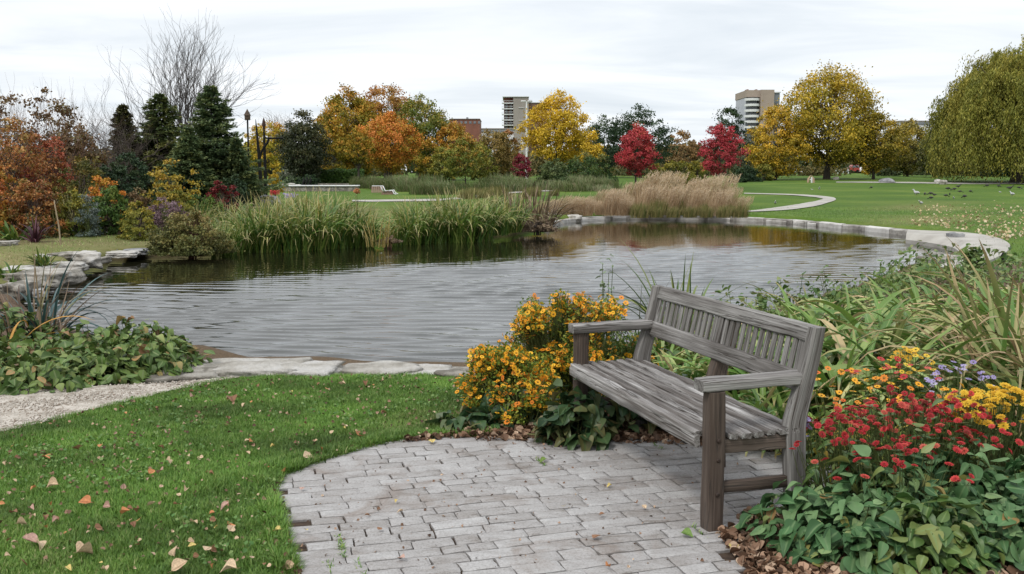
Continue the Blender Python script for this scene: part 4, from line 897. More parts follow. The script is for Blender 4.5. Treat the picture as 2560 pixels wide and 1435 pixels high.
tree('sapling', 'young tree with sparse yellow leaves in front of the dark conifers', 440, 398, 140, 31, 'yellow', 'low', .25, 60, 26, .085, trunk=.02, stems=3, mat_=leafmat('leaf_sap', [(.14,.13,.02),(.28,.22,.03),(.44,.32,.04),(.48,.26,.05)]), cl=.12, cat='young tree', rough=.4)

# dense thicket of the left garden, back to front
gl = 'shrubs of the left garden'
THk = leafmat('leaf_thicket', [(.06,.05,.025),(.14,.12,.03),(.20,.07,.025),(.34,.13,.035),(.42,.24,.08),(.16,.14,.03)], nscale=1.6, vary=.2)
THr = leafmat('leaf_thicket_red', [(.12,.03,.02),(.26,.05,.03),(.34,.09,.04),(.28,.15,.05)])
THb = leafmat('leaf_thicket_brown', [(.06,.045,.025),(.12,.075,.035),(.17,.10,.04),(.11,.11,.04)])
BRS = [
 ('olive brown shrub on the skyline behind the orange thicket', 140, 228, 220, 42, THb, .08, 150, 55, .12, 0),
 ('reddish brown bush on the skyline left of the bare twiggy bush', 30, 240, 180, 38, THb, .06, 140, 50, .11, 0),
 ('large orange and rust leaved thicket at the left picture edge', 40, 300, 240, 28, THk, .06, 250, 44, .07, 1),
 ('orange leaved shrub at the very left edge below the thicket', -20, 395, 130, 24, leafmat('leaf_o2', [(.12,.11,.02),(.30,.18,.025),(.44,.16,.035),(.40,.10,.04)]), .04, 110, 60, .07, 1),
 ('red leaved shrub in the middle of the left thicket', 130, 330, 150, 29, THr, .08, 120, 50, .07, 1),
 ('olive green shrub right of the red leaved shrub', 215, 390, 150, 28, leafmat('leaf_og', [(.04,.06,.015),(.09,.10,.02),(.16,.14,.03),(.28,.17,.035)]), .05, 150, 60, .07, 1),
 ('dark green low bush below the small narrow spruce', 290, 405, 130, 33, LM['dark'], .03, 130, 60, .08, 0),
 ('orange yellow bush left of the yellow leaved sapling', 265, 430, 90, 27, LM['orange'], .05, 80, 55, .06, 1),
 ('rounded green bush in the middle of the left garden', 275, 455, 100, 25, LM['green'], .03, 110, 65, .06, 0),
 ('rusty brown low shrub beside the purple flower heads', 345, 470, 100, 25.5, THb, .03, 90, 60, .06, 0),
 ('dark crimson leaved shrub under the tallest spruce', 555, 455, 90, 33, leafmat('leaf_crim', [(.06,.012,.012),(.14,.02,.02),(.24,.03,.03)]), .03, 80, 55, .07, 0),
 ('dark green bush at the foot of the tallest spruce', 590, 440, 90, 36, LM['dark'], .02, 90, 60, .08, 0),
 ('rust and olive bush filling the front of the left thicket', 90, 440, 150, 24, THk, .02, 150, 60, .06, 1),
 ('dark olive bush right of the rust one above the bank', 185, 470, 120, 24.5, LM['olive'], .02, 120, 60, .06, 0),
 ('brown orange shrub behind the twiggy bush on the left', 195, 300, 160, 34, THb, .05, 150, 60, .10, 0),
 ('dark green yew below the narrow spruce, partly behind the orange bush', 330, 385, 140, 36, LM['dark'], .02, 150, 60, .09, 0),
 ('mossy low bush at the right end of the bank lawn', 345, 505, 90, 24, LM['olive'], .02, 90, 55, .05, 0),
 ('dull green bush between the purple flowers and the irises', 500, 480, 120, 28, LM['green'], .02, 120, 60, .06, 0),
 ('yellow brown bush right below the yellow leaved sapling', 450, 475, 90, 27, LM['olive'], .02, 100, 60, .06, 0),
 ('low yellow green bush behind the waterside shrub', 350, 520, 110, 23, LM['olive'], .02, 90, 55, .05, 0),
]
for lab, px, top, w, D, m_, cb, nc, nl, lf, st in BRS:
    tree('garden_shrub', lab, px, top, w, D, 'green', 'low', cb, nc, nl, lf, stems=6 if st else 3, trunk=.012, cat='shrub', group=gl, mat_=m_, rough=.35, cl=.11, twigs=10, bark=TWIG)
bare_tree('twiggy_bush', 'grey brown leafless bush between the skyline shrubs and the bare tree', 262, 232, 190, 40, TWIG, 16, 4, .03, wig=.16, spread=.7, split=3, cat='bush', group=gl, lean0=.5)
bare_tree('twiggy_bush', 'reddish leafless stems standing up out of the thicket at the left edge', 45, 205, 200, 30, TWIGR, 20, 3, .018, wig=.12, spread=.5, split=3, cat='bush', group=gl, lean0=.6)
bare_tree('twiggy_bush', 'bare pale twigs showing in front of the small narrow spruce', 240, 345, 140, 36, TWIG, 10, 4, .02, wig=.2, spread=.9, split=3, cat='bush', group=gl, lean0=.3)
bare_tree('twiggy_bush', 'thin bare stems with spiky tips on the left skyline', 120, 210, 170, 44, TWIG, 16, 3, .02, wig=.1, spread=.5, split=3, cat='bush', group=gl, lean0=.7)
tree('waterside_shrub', 'tangled olive brown shrub hanging over the water left of the irises', 478, 532, 190, 21.6, 'brownish', 'low', .0, 260, 70, .05, stems=8, cat='shrub', group=gl, mat_=leafmat('leaf_ws', [(.07,.08,.025),(.12,.13,.04),(.19,.17,.05),(.27,.19,.07)]), bark=TWIGR, twigs=60, cl=.12, base=(*bp(478, 618, 0)[:2], -.15), rough=.3)
# purple flower heads, burgundy plant, tall dead stalks
tree('sedum_clump', 'low clump of dusty purple flower heads in the left garden', 415, 492, 110, 25, 'red', 'low', .02, 130, 50, .04, cat='flowering plant', mat_=leafmat('leaf_purple', [(.10,.06,.065),(.18,.11,.125),(.28,.20,.22)]), stems=6, bark=STEM, group='left garden flowering plants')
tree('sedum_clump', 'pale blue grey plant in front of the rounded green bush', 222, 482, 60, 24, 'sage', 'low', .02, 60, 40, .04, cat='plant', mat_=leafmat('leaf_bluegrey', [(.06,.09,.075),(.11,.14,.12),(.19,.21,.19)]), stems=6, bark=STEM, group='left garden flowering plants')
def strap_plant(name, label, loc, n, H, spread, wd, m_, e0=(1.1, .2), bend=(1.3, .4), rad=.1, cat='plant', group=None, across=2, part='leaves', seg=7, rr=(0, 1), tipw=2.5):
    root = thing(name, label, cat, loc, 0, group); b = Buf()
    az = rng.uniform(0, 6.28, n); ba = np.column_stack([np.cos(az)*rad*np.sqrt(rng.random(n)), np.sin(az)*rad*np.sqrt(rng.random(n)), np.full(n, -.02)])
    straps(b, ba, az+rng.normal(0, .5, n), H*rng.uniform(.65, 1.15, n), wd*rng.uniform(.7, 1.3, n), np.clip(rng.normal(e0[0], e0[1], n), .2, 1.55), np.clip(rng.normal(bend[0], bend[1], n), 0, 3), seg, rng.uniform(rr[0], rr[1], n), across, roll=.25, tipw=tipw)
    b.obj(part, m_, root); return root
BURG = leafmat('leaf_burgundy', [(.03,.012,.018),(.07,.025,.035),(.12,.05,.06)], trans=.15)
strap_plant('burgundy_plant', 'dark burgundy strap leaved plant on the left bank', bp(88, 606), 34, .62, .2, .05, BURG, (1.1, .3), (.9, .4), .08, group='left garden flowering plants')
strap_plant('green_plant', 'bright green broad leaved plant left of the burgundy one', bp(40, 600), 40, .6, .3, .07, LM['green'], (1.0, .3), (1.1, .4), .2, group='left garden flowering plants')
strap_plant('green_plant', 'thin pale grassy plant right of the burgundy one', bp(145, 590), 70, .8, .3, .02, leafmat('leaf_pale', [(.12,.14,.04),(.24,.22,.08),(.34,.30,.14)]), (1.2, .2), (.6, .4), .25, group='left garden flowering plants')
strap_plant('green_plant', 'pale seedy plant with tan tips beside the leaning stake', bp(190, 575), 80, 1.3, .3, .022, leafmat('leaf_pale2', [(.10,.12,.04),(.22,.20,.08),(.40,.34,.18)]), (1.15, .25), (.5, .4), .3, group='left garden flowering plants')
strap_plant('green_plant', 'low dark green plant beside the blue jar', bp(205, 590), 60, .5, .3, .03, LM['green'], (1.0, .3), (.9, .4), .25, group='left garden flowering plants')
strap_plant('fern', 'small dark green fern growing between the left bank rocks', bp(110, 668, .0), 60, .42, .2, .035, LM['green'], (.9, .3), (1., .4), .08, group='left garden flowering plants')
strap_plant('fern', 'small green tuft above the slabs at the left picture edge', bp(20, 690, .0), 50, .35, .2, .035, LM['green'], (.9, .3), (1., .4), .12, group='left garden flowering plants')
strap_plant('fern', 'little green tuft near the waterline of the left bank', bp(30, 720, -.1), 30, .25, .2, .03, LM['green'], (.9, .3), (1., .4), .1, group='left garden flowering plants')
# wooden stake and a blue jar
b = Buf(); q = bp(152, 612); tube(b, [(0, 0, -.05), (-.02, 0, .4), (-.08, .0, .82), (-.10, .02, .95)], [.018, .016, .014, .010], 7)
b.obj('wooden_stake', noisy('pale_wood', [(.20,.15,.09),(.38,.30,.20)], 14, .8, .3), loc=q, label='pale leaning wooden stake stuck in the left bank', category='stake')
b = Buf(); tube(b, [(0,0,0),(0,0,.01),(0,0,.10),(0,0,.2),(0,0,.24),(0,0,.27)], [.06,.085,.10,.095,.06,.065], 16)
b.obj('blue_jar', noisy('blue_glaze', [(.03,.10,.18),(.06,.17,.26)], 6, .3, .1, spec=.5), loc=bp(176, 573), label='small blue glazed jar in the left garden', category='jar')
#@@PART3
# ------------------------------------------------------------ pond edge planting
IRIS = leafmat('leaf_iris', [(.04,.10,.018),(.085,.16,.025),(.17,.24,.045),(.34,.35,.10),(.50,.34,.10)], stops=[0,.36,.66,.86,1], tip=(.52,.40,.20), tipstart=.72, rough=.45, trans=.2, spec=.35)
def iris_proto(H, n=135, rad=.48, wd=.042, m_=IRIS):
    b = Buf(); az = rng.uniform(0, 6.28, n); rr = rad*np.sqrt(rng.random(n)); ba = np.column_stack([np.cos(az)*rr, np.sin(az)*rr*.7, np.full(n, -.05)])
    az2 = az+rng.normal(0, 1., n); k = rng.random(n); bend = np.where(k < .35, rng.uniform(.1, .6, n), rng.uniform(1.0, 2.8, n))
    straps(b, ba, az2, H*rng.uniform(.75, 1.3, n), wd*rng.uniform(.7, 1.3, n), rng.uniform(1.1, 1.54, n), bend, 9, np.clip(rng.beta(1.5, 1.7, n), 0, 1), 2, pw=1.9, roll=.6)
    return b.mesh('iris_leaves', m_)
IP = [iris_proto(1.15), iris_proto(1.0), iris_proto(1.25, 170)]
def put_mesh_thing(name, part, me, loc, rz, sc_, label, cat, group):
    root = thing(name, label, cat, loc, rz, group); root.scale = sc_ if not np.isscalar(sc_) else (sc_,)*3
    o = bpy.data.objects.new(part, me); COL.objects.link(o); o.parent = root; return root
def single(name, me, loc, rz, sc_, label, cat, group):
    o = bpy.data.objects.new(name, me); COL.objects.link(o); o.location = [float(v) for v in loc]; o.rotation_euler = (0, 0, rz); o.scale = sc_ if not np.isscalar(sc_) else (sc_,)*3
    o['label'] = label; o['category'] = cat
    if group: o['group'] = group
    return o
isp = []
# wide left mass, base pixels at the water, two rows deep
for px, py, s in [(560,628,.7),(600,624,.85),(645,622,1.),(690,621,1.05),(735,620,1.1),(780,617,1.1),(825,615,1.05),(868,612,1.),(905,611,.9),(585,602,.8),(630,600,.95),(680,598,1.05),(730,596,1.1),(780,594,1.1),(830,592,1.),(875,590,.85),(470,588,.62),(500,590,.68),(520,606,.62),(545,590,.7),(455,575,.6),(425,600,.55),(440,580,.6),(575,585,.8),(655,580,.9),(705,577,.95),(755,574,.95),(805,572,.85)]:
    isp.append((px, py, s, 0))
for px, py, s in [(992,606,.75),(1030,604,.95),(1072,602,1.05),(1115,600,1.1),(1158,600,1.1),(1200,597,1.1),(1240,594,1.05),(1275,588,.95),(1020,586,.8),(1065,583,.95),(1110,581,1.),(1160,579,1.),(1210,576,1.),(1255,572,.95)]:
    isp.append((px, py, s, 1))
for k, (px, py, s, side) in enumerate(isp):
    s *= .86; q = bp(px, py-4, -.12); lab = 'arching green iris clump in the wide mass left of the far bank gap' if side == 0 else 'arching green iris clump in the mass right of the far bank gap'
    single('iris_clump', IP[k % 3], (q[0], q[1], -.2 if py > 595 else -.05), rng.uniform(0, 6.28), s*(.96+.08*rng.random()), lab, 'iris', 'irises left of the gap' if side == 0 else 'irises right of the gap')
YG = leafmat('leaf_tanstrap', [(.20,.16,.04),(.36,.28,.08),(.48,.36,.14)], tip=(.3,.2,.09))
q = bp(945, 610, -.1); strap_plant('iris_clump', 'thin yellowing iris tuft in the gap between the two iris masses', (q[0], q[1], -.15), 26, .9, .3, .022, YG, (1.3, .2), (.8, .5), .3, 'iris')
DRY = leafmat('leaf_drybrown', [(.07,.045,.03),(.16,.11,.07),(.27,.20,.13),(.14,.13,.05)], trans=.15)
q = bp(1322, 568, -.05); strap_plant('dried_shrub', 'dark brown withered clump between the irises and the tan grasses', q, 260, 1.35, .3, .035, DRY, (1.15, .3), (.6, .9), .8, 'dried plant', seg=8)
q = bp(1345, 575, -.05); tree('dried_shrub', 'twiggy brown remains at the foot of the withered clump', 1345, 540, 90, q[1], 'brownish', 'low', .02, 50, 40, .05, stems=8, cat='dried plant', base=(q[0], q[1], -.1), mat_=DRY, bark=TWIG, twigs=20)
q = bp(970, 606, -.1); tree('dried_shrub', 'low brown stems hanging over the water between the iris masses', 965, 585, 60, q[1], 'brownish', 'low', .02, 30, 30, .04, stems=6, cat='dried plant', base=(q[0], q[1], -.12), mat_=DRY, bark=TWIGR, twigs=20)
# tan ornamental grasses
TAN = leafmat('grass_tan', [(.15,.09,.045),(.32,.21,.115),(.50,.36,.22),(.62,.50,.36)], trans=.3, rough=.7)
TANG = leafmat('grass_tangreen', [(.07,.10,.025),(.13,.15,.04),(.24,.20,.07),(.36,.27,.15)], trans=.3, rough=.7)
def grass_proto(H, n, rad, lean, m_, plume=True, wd=.014):
    b = Buf(); az = rng.uniform(0, 6.28, n); rr = rad*np.sqrt(rng.random(n)); ba = np.column_stack([np.cos(az)*rr, np.sin(az)*rr, np.full(n, -.05)])
    Ls = H*rng.uniform(.6, 1.12, n)
    straps(b, ba, az*0+rng.normal(lean, 1.1, n), Ls, wd*rng.uniform(.7, 1.4, n), rng.uniform(1.22, 1.55, n), rng.uniform(.05, .65, n), 6, np.clip(rng.beta(2, 2, n), 0, 1), 2, pw=2., roll=.5)
    if plume:
        k = int(n*.35); a2 = rng.uniform(0, 6.28, k); r2 = rad*np.sqrt(rng.random(k))*1.2; zz = H*rng.uniform(.78, 1.2, k)
        P_ = np.column_stack([np.cos(a2)*r2+math.cos(lean)*.22*zz, np.sin(a2)*r2, zz*.93]); m2 = 8
        P2 = np.repeat(P_, m2, 0); s = np.tile(np.linspace(0, 1, m2), k); P2[:, 2] -= (1-s)*.22*H*.8; P2[:, 0] += s*.10*math.cos(lean); P2 += rng.normal(0, .012, P2.shape)
        Y = nrm(np.column_stack([.45*math.cos(lean)+rng.normal(0, .35, k*m2), rng.normal(0, .35, k*m2), np.ones(k*m2)])); X = nrm(np.cross(Y, rng.normal(size=(k*m2, 3)))); Z = np.cross(X, Y)
        bake(b, DIA[0]*np.array([.45, 1, 1]), DIA[1], P2, X, Y, Z, .085, np.clip(rng.normal(.8, .15, k*m2), 0, 1))
    return b.mesh('grass_blades', m_)
GP = [grass_proto(1.35, 420, .55, 0., TAN), grass_proto(1.2, 380, .5, 0., TAN), grass_proto(.95, 420, .55, 0, TANG, False, .018), grass_proto(.7, 380, .6, 0, TAN, False)]
gsp = []
for k, px in enumerate(np.linspace(1380, 1850, 17)):
    gsp.append((px, 536+rng.uniform(-3, 1), 1 if px < 1560 else 2 if k % 2 else 0, .62 if px < 1500 else .85))
for px in np.linspace(1375, 1560, 9): gsp.append((px, 532, 3, 1.))
for px in np.linspace(1560, 1820, 9): gsp.append((px+rng.uniform(-8, 8), 520+rng.uniform(-4, 2), 0 if rng.random() < .7 else 1, 1.22))
for px in np.linspace(1470, 1560, 4): gsp.append((px, 522, 1, .8))
for px in np.linspace(1600, 1850, 7): gsp.append((px, 541, 2, .75))
for k, (px, py, kind, s) in enumerate(gsp):
    q = bp(px, py, 0); lab = 'tan feathery grass clump in the tall right part of the far bank grasses' if px > 1555 else 'low russet grass clump in the left part of the far bank grasses'
    if kind == 2: lab = 'green and straw coloured grass clump behind the far stone edging'
    single('ornamental_grass', GP[kind], (q[0], q[1], -.02), rng.uniform(-.5, .5), s*rng.uniform(.50, .88), lab, 'grass clump', 'ornamental grasses on the far bank')
for px, h in [(1420, 60), (1443, 45), (1470, 52), (1495, 40), (1510, 62), (1536, 48), (1560, 60)]:
    q = bp(px, 530, 0); b = Buf(); H = h/FPX*q[1]*1.3
    straps(b, np.array([[0, 0, -.05]]*3), rng.normal(0, .3, 3), np.array([H, H*.9, H*.8]), np.array([.05, .04, .04]), np.array([1.5, 1.45, 1.4]), np.array([.4, .6, .3]), 8, .9, 2, pw=3)
    b.obj('seed_stalk', TAN, loc=q, label='single pale seed stalk rising above the low russet grasses', category='dry stalk', group='pale stalks above the low grasses')
# grey green haze of sage and lavender in the middle distance
SAGE = leafmat('leaf_sage', [(.07,.12,.035),(.12,.165,.055),(.19,.20,.09),(.26,.20,.13)], trans=.3)
SP = [grass_proto(1.1, 420, .8, 0, SAGE, False, .03), grass_proto(.9, 420, .8, .4, SAGE, False, .03)]
for k in range(44):
    px = rng.uniform(1000, 1520) if k > 9 else rng.uniform(905, 1010); py = (rng.uniform(472, 488) if px < 1150 else rng.uniform(462, 480)) if k > 9 else rng.uniform(464, 473); q = bp(px, py)
    single('sage_clump', SP[k % 2], q, rng.uniform(0, 6), (1.3, 1.3, rng.uniform(.5, 1.15)), 'hazy grey green clump in the broad planting before the middle trees', 'sage', 'grey green planting before the middle trees')
for k in range(14):
    px = rng.uniform(1120, 1400); q = bp(px, rng.uniform(486, 500)); single('sage_clump', GP[2], q, rng.uniform(0, 6), rng.uniform(.45, .7), 'low green grassy clump behind the right iris mass', 'grass clump', 'green grasses behind the irises')

# ------------------------------------------------------------ daylilies and leafy plants on the right
DAY = leafmat('leaf_daylily', [(.05,.12,.02),(.10,.20,.035),(.19,.29,.06),(.36,.40,.15),(.56,.40,.22),(.44,.20,.10)], stops=[0,.28,.54,.74,.88,1], tip=(.42,.25,.13), tipstart=.82, rib=(.22,.30,.10), rough=.42, spec=.4, nscale=2., vary=.12)
DAYD = leafmat('leaf_daylily_dry', [(.06,.14,.03),(.12,.22,.05),(.24,.27,.09),(.46,.34,.19),(.30,.18,.10)], tip=(.36,.24,.14), tipstart=.6, rough=.5, nscale=2.)
def day_proto(H, n, rad, m_, wd=.034, b0=(1.5, .7)):
    b = Buf(); az = rng.uniform(0, 6.28, n); rr = rad*np.sqrt(rng.random(n)); ba = np.column_stack([np.cos(az)*rr, np.sin(az)*rr, np.full(n, -.02)])
    straps(b, ba, az+rng.normal(0, .5, n), H*rng.uniform(.75, 1.5, n), wd*rng.uniform(.7, 1.35, n), rng.uniform(.95, 1.5, n), np.clip(rng.normal(b0[0], b0[1], n), .1, 2.9), 9, np.clip(rng.beta(1.6, 2.2, n), 0, 1), 3, fold=.28, pw=1.5, roll=.3, tipw=3.)
    return b.mesh('daylily_leaves', m_)
DP = [day_proto(.64, 105, .24, DAY, .056, (2.0, .55)), day_proto(.70, 110, .24, DAY, .060, (2.0, .55)), day_proto(.56, 95, .2, DAY, .050, (1.8, .5)), day_proto(.84, 150, .22, DAYD, .036, (2.0, .7))]
dsp = []
# world positions (x, y) on the right bank; nearer rows first
for x, y, kd, s in [(1.75,6.1,0,.9),(2.15,6.0,1,1.),(2.55,6.1,0,1.),(2.95,5.9,3,1.),(3.3,6.2,3,1.05),(1.65,5.5,2,.7),(1.35,6.5,2,.75),
                    (1.9,6.9,1,.95),(2.35,6.8,0,1.05),(2.8,6.9,1,1.05),(3.2,7.0,0,1.1),(3.6,6.9,3,1.1),(2.1,7.7,0,.95),(2.6,7.7,1,1.),(3.05,7.8,0,1.),(3.5,7.8,2,1.05),(4.0,7.8,1,1.1),(2.7,8.6,2,.85),(3.2,8.7,0,.9),(3.7,8.7,1,.95),(4.25,8.7,0,1.),(4.8,8.8,1,1.),(2.9,5.3,3,.8),(3.3,5.4,3,.95),(2.75,5.65,0,.85),(3.0,6.4,2,1.)]:
    dsp.append((x, y, kd, s))
for k, (x, y, kd, s) in enumerate(dsp):
    lab = 'withering tan and green daylily clump at the right picture edge' if kd == 3 else 'green daylily clump with long arching leaves in the mass behind the bench'
    single('daylily_clump', DP[kd], (x+rng.normal(0, .05), y+rng.normal(0, .05), 0), rng.uniform(0, 6.28), s, lab, 'daylily', 'withering daylilies at the right' if kd == 3 else 'daylilies behind the bench')
# leaf templates
OV = leaf_tpl(.36, .22, .42, 6, 5, wavy=.03); OVL = leaf_tpl(.30, .12, .45, 5, 3); HEART = leaf_tpl(.40, .3, .45, 6, 5, cup=-.10, wavy=.06)
def leafy(name, label, cat, loc, rx, ry, H, n, ls, m_, tpl=OV, group=None, flowers=None, stemn=40, droop=.5, ss=(1.,), topbias=.6, rr=(0, 1), part='foliage', lw=1.):
    root = thing(name, label, cat, loc, 0, group); b = Buf(); sb_ = Buf()
    th = rng.uniform(0, 2*np.pi, n); u = rng.random(n)**.5; z = (1-u**2.3*.75)*H*(1-.55*rng.random(n)**1.6); z = np.where(rng.random(n) < .25, rng.random(n)*H*.5, z)
    lump = 1+.13*np.sin(3*th+rng.uniform(0, 6))+.1*np.sin(5*th+rng.uniform(0, 6))
    z = z*(1+.16*np.sin(u*6+th*2))
    P_ = np.column_stack([np.cos(th)*u*rx*lump, np.sin(th)*u*ry*lump, np.maximum(z, .02)])
    outd = np.column_stack([np.cos(th), np.sin(th), np.zeros(n)])
    tilt = .15+.9*u*rng.uniform(.4, 1.2, n)
    Yd = nrm(outd*np.cos(tilt*.7)[:, None]+np.column_stack([rng.normal(0, .5, n), rng.normal(0, .5, n), .25-tilt*.8+rng.normal(0, .25, n)]))
    Z = nrm(np.column_stack([np.cos(th)*.5*u+rng.normal(0, .3, n), np.sin(th)*.5*u+rng.normal(0, .3, n), np.ones(n)])); Z = nrm(Z-Yd*(Yd*Z).sum(1, keepdims=True)); X = np.cross(Yd, Z)
    bake(b, tpl[0]*np.array([lw, 1, 1]), tpl[1], P_-Yd*ls*.3, X*rng.uniform(.7, 1.15, (n, 1)), Yd, Z*rng.uniform(-.6, 1.9, (n, 1)), ls*rng.uniform(.45, 1.3, n), rng.uniform(rr[0], rr[1], n), 0, tpl[2])
    b.obj(part, m_, root)
    for k in rng.choice(n, min(stemn, n), replace=False):
        c = P_[k]; tube(sb_, [(c[0]*.35, c[1]*.35, -.02), (c[0]*.75, c[1]*.75, c[2]*.6), tuple(c)], [.004, .003, .002], 4)
    sb_.obj('stems', STEM, root)
    return root
def daisy_tpl(np_=10, r=1., cup=.15, rows=1):
    V = []; F = []; G = []
    for rw in range(rows):
        for k in range(np_):
            a = 2*np.pi*(k+.5*rw)/np_; ra = r*(1-.3*rw); c, s = math.cos(a), math.sin(a); w = .30*ra*(6/np_)*1.2; n0 = len(V)
            V += [(c*.15-s*-w*.3, s*.15+c*-w*.3, .05*rw), (c*ra*.65+s*w, s*ra*.65-c*w, cup*.6+.12*rw), (c*ra, s*ra, cup*.5+.1*rw), (c*ra*.65-s*w, s*ra*.65+c*w, cup*.6+.12*rw)]
            F.append((n0, n0+1, n0+2, n0+3)); G += [(0, 0, 0), (0, .6, 0), (0, 1, 0), (0, .6, 0)]
    return np.array(V), np.array(F), np.array(G)
DAISY = daisy_tpl(9, 1., .1, 1); MUM = daisy_tpl(11, 1., .25, 3)
def blossoms(root, P_, size, m_, tpl=DAISY, up=.75, rr=(0, 1), name='blossoms', center=None, stalk=True, stalkto=None):
    n = len(P_); Z = nrm(rng.normal(0, 1, (n, 3))*(1-up)+np.array([0, -.25*up, up])); Y = nrm(np.cross(Z, rng.normal(size=(n, 3)))); X = np.cross(Y, Z)
    b = Buf(); sz = size*rng.uniform(.7, 1.2, n); r = rng.uniform(rr[0], rr[1], n); bake(b, tpl[0], tpl[1], P_, X, Y, Z, sz, r, 0, tpl[2])
    mats = [m_]
    if center is not None:
        bake(b, ICO_V*np.array([.2, .2, .16]), ICO_F, P_+Z*sz[:, None]*.10, X, Y, Z, sz, r, 1); mats.append(center)
    o = b.obj(name, mats, root)
    if stalk:
        sb_ = Buf()
        for k in range(n):
            c = P_[k]; d = .35 if stalkto is None else stalkto; base = c*np.array([.55, .55, d])
            tube(sb_, [tuple(base), tuple((base+c)/2+rng.normal(0, .008, 3)), tuple(c)], [.0022, .0018, .0014], 3)
        sb_.obj('flower_stalks', STEM, root)
    return o
HOSTA = leafmat('leaf_broad', [(.025,.07,.022),(.055,.125,.045),(.10,.19,.075),(.18,.27,.12),(.26,.26,.07),(.24,.14,.06)], stops=[0,.3,.65,.9,.965,1], rough=.55, spec=.25, rib=(.13,.21,.09), nscale=9., vary=.13, trans=.25)
HOST2 = leafmat('leaf_broad_lower', [(.04,.09,.02),(.07,.13,.03),(.12,.18,.05),(.20,.22,.06)], rough=.45, spec=.4, rib=(.17,.24,.08), nscale=2.5, trans=.22)
FRED = leafmat('petal_red', [(.16,.05,.03),(.26,.02,.02),(.42,.028,.035),(.54,.05,.05),(.52,.12,.08)], stops=[0,.07,.4,.8,1], rough=.6, vary=.08, trans=.2)
FYEL = leafmat('petal_yellow', [(.55,.30,.02),(.68,.42,.03),(.75,.52,.06)], rough=.6, vary=.08, trans=.25)
FORA = leafmat('petal_orange', [(.70,.20,.02),(.82,.36,.02),(.88,.48,.03),(.72,.14,.03)], rough=.6, vary=.08, trans=.25)
FPUR = leafmat('petal_purple', [(.26,.20,.42),(.38,.32,.55),(.50,.45,.62)], rough=.6, vary=.05, trans=.25)
FCEN = noisy('flower_centre', [(.16,.07,.02),(.34,.18,.03)], 80, .8, .2)
GRNF = leafmat('leaf_fine', [(.035,.075,.015),(.06,.12,.022),(.10,.16,.035),(.18,.18,.04)], rough=.5, trans=.2)
MIX = leafmat('leaf_finemix', [(.06,.11,.018),(.11,.18,.025),(.22,.24,.035),(.46,.30,.04)], rough=.5, trans=.2)
def dome(n, rx, ry, z0, z1, k=2., cx=0, cy=0):
    th = rng.uniform(0, 6.28, n); u = rng.random(n)**.5; return np.column_stack([cx+np.cos(th)*u*rx, cy+np.sin(th)*u*ry, z0+(z1-z0)*(1-u**k)+rng.normal(0, .018, n)])
lg = 'broad leaved plants at the front right'
for x, y, rx, ry, H, n, lab in [
  (1.22, 4.02, .24, .24, .26, 150, 'blue green broad leaved plant nearest the front leg of the bench'),
  (1.36, 3.84, .28, .22, .24, 190, 'blue green broad leaved plant in front of the red flowers, leftmost of the front row'),
  (1.62, 3.78, .28, .24, .27, 210, 'blue green broad leaved plant in front of the red flowers, second of the front row'),
  (1.90, 3.86, .30, .26, .31, 230, 'blue green broad leaved plant in front of the red flowers, third of the front row'),
  (2.20, 4.02, .30, .28, .34, 220, 'blue green broad leaved plant below the yellow flowers at the picture edge'),
  (1.55, 4.08, .30, .26, .36, 230, 'broad leaved plant under the left half of the red flowers'),
  (1.88, 4.20, .32, .28, .38, 240, 'broad leaved plant under the right half of the red flowers'),
  (2.45, 4.30, .30, .28, .36, 180, 'broad leaved plant under the yellow flowers, partly out of the picture')]:
    leafy('broad_leaved_plant', lab, 'leafy plant', (x, y, 0), rx, ry, H, int(n*1.75), .078, HOSTA if y > 3.85 else HOST2 if x > 1.5 and x < 1.7 else HOSTA, OV, lg, lw=1.)
# red flowers
for x, y, rx, ry, z1, n, lab in [(1.45, 4.30, .26, .22, .50, 70, 'dense red flowers nearest the bench, left of the red mass'), (1.72, 4.34, .30, .26, .56, 110, 'dense red flowers in the middle of the red mass'), (1.98, 4.42, .26, .24, .54, 80, 'red flowers at the right end of the red mass beside the yellow ones'), (1.62, 4.02, .24, .18, .44, 30, 'scattered red flowers hanging low over the broad leaves')]:
    root = leafy('red_flower_plant', lab, 'flowering plant', (x, y, 0), rx, ry, z1*.88, 150, .06, HOST2, OVL, 'red flowers right of the bench')
    blossoms(root, dome(int(n*1.25), rx*1.15, ry*1.15, z1*.70, z1, 1.7), .019, FRED, MUM, up=.75)
for x, y, rx, ry, z1, n, lab in [(2.22, 4.50, .24, .22, .56, 80, 'yellow flower cushion right of the red flowers'), (2.45, 4.62, .24, .22, .52, 60, 'yellow flower cushion cut off by the right picture edge')]:
    root = leafy('yellow_flower_plant', lab, 'flowering plant', (x, y, 0), rx, ry, z1*.92, 200, .045, GRNF, OVL, 'yellow flowers right of the bench')
    blossoms(root, dome(n, rx, ry, z1*.82, z1, 2.), .027, FYEL, MUM, up=.8)
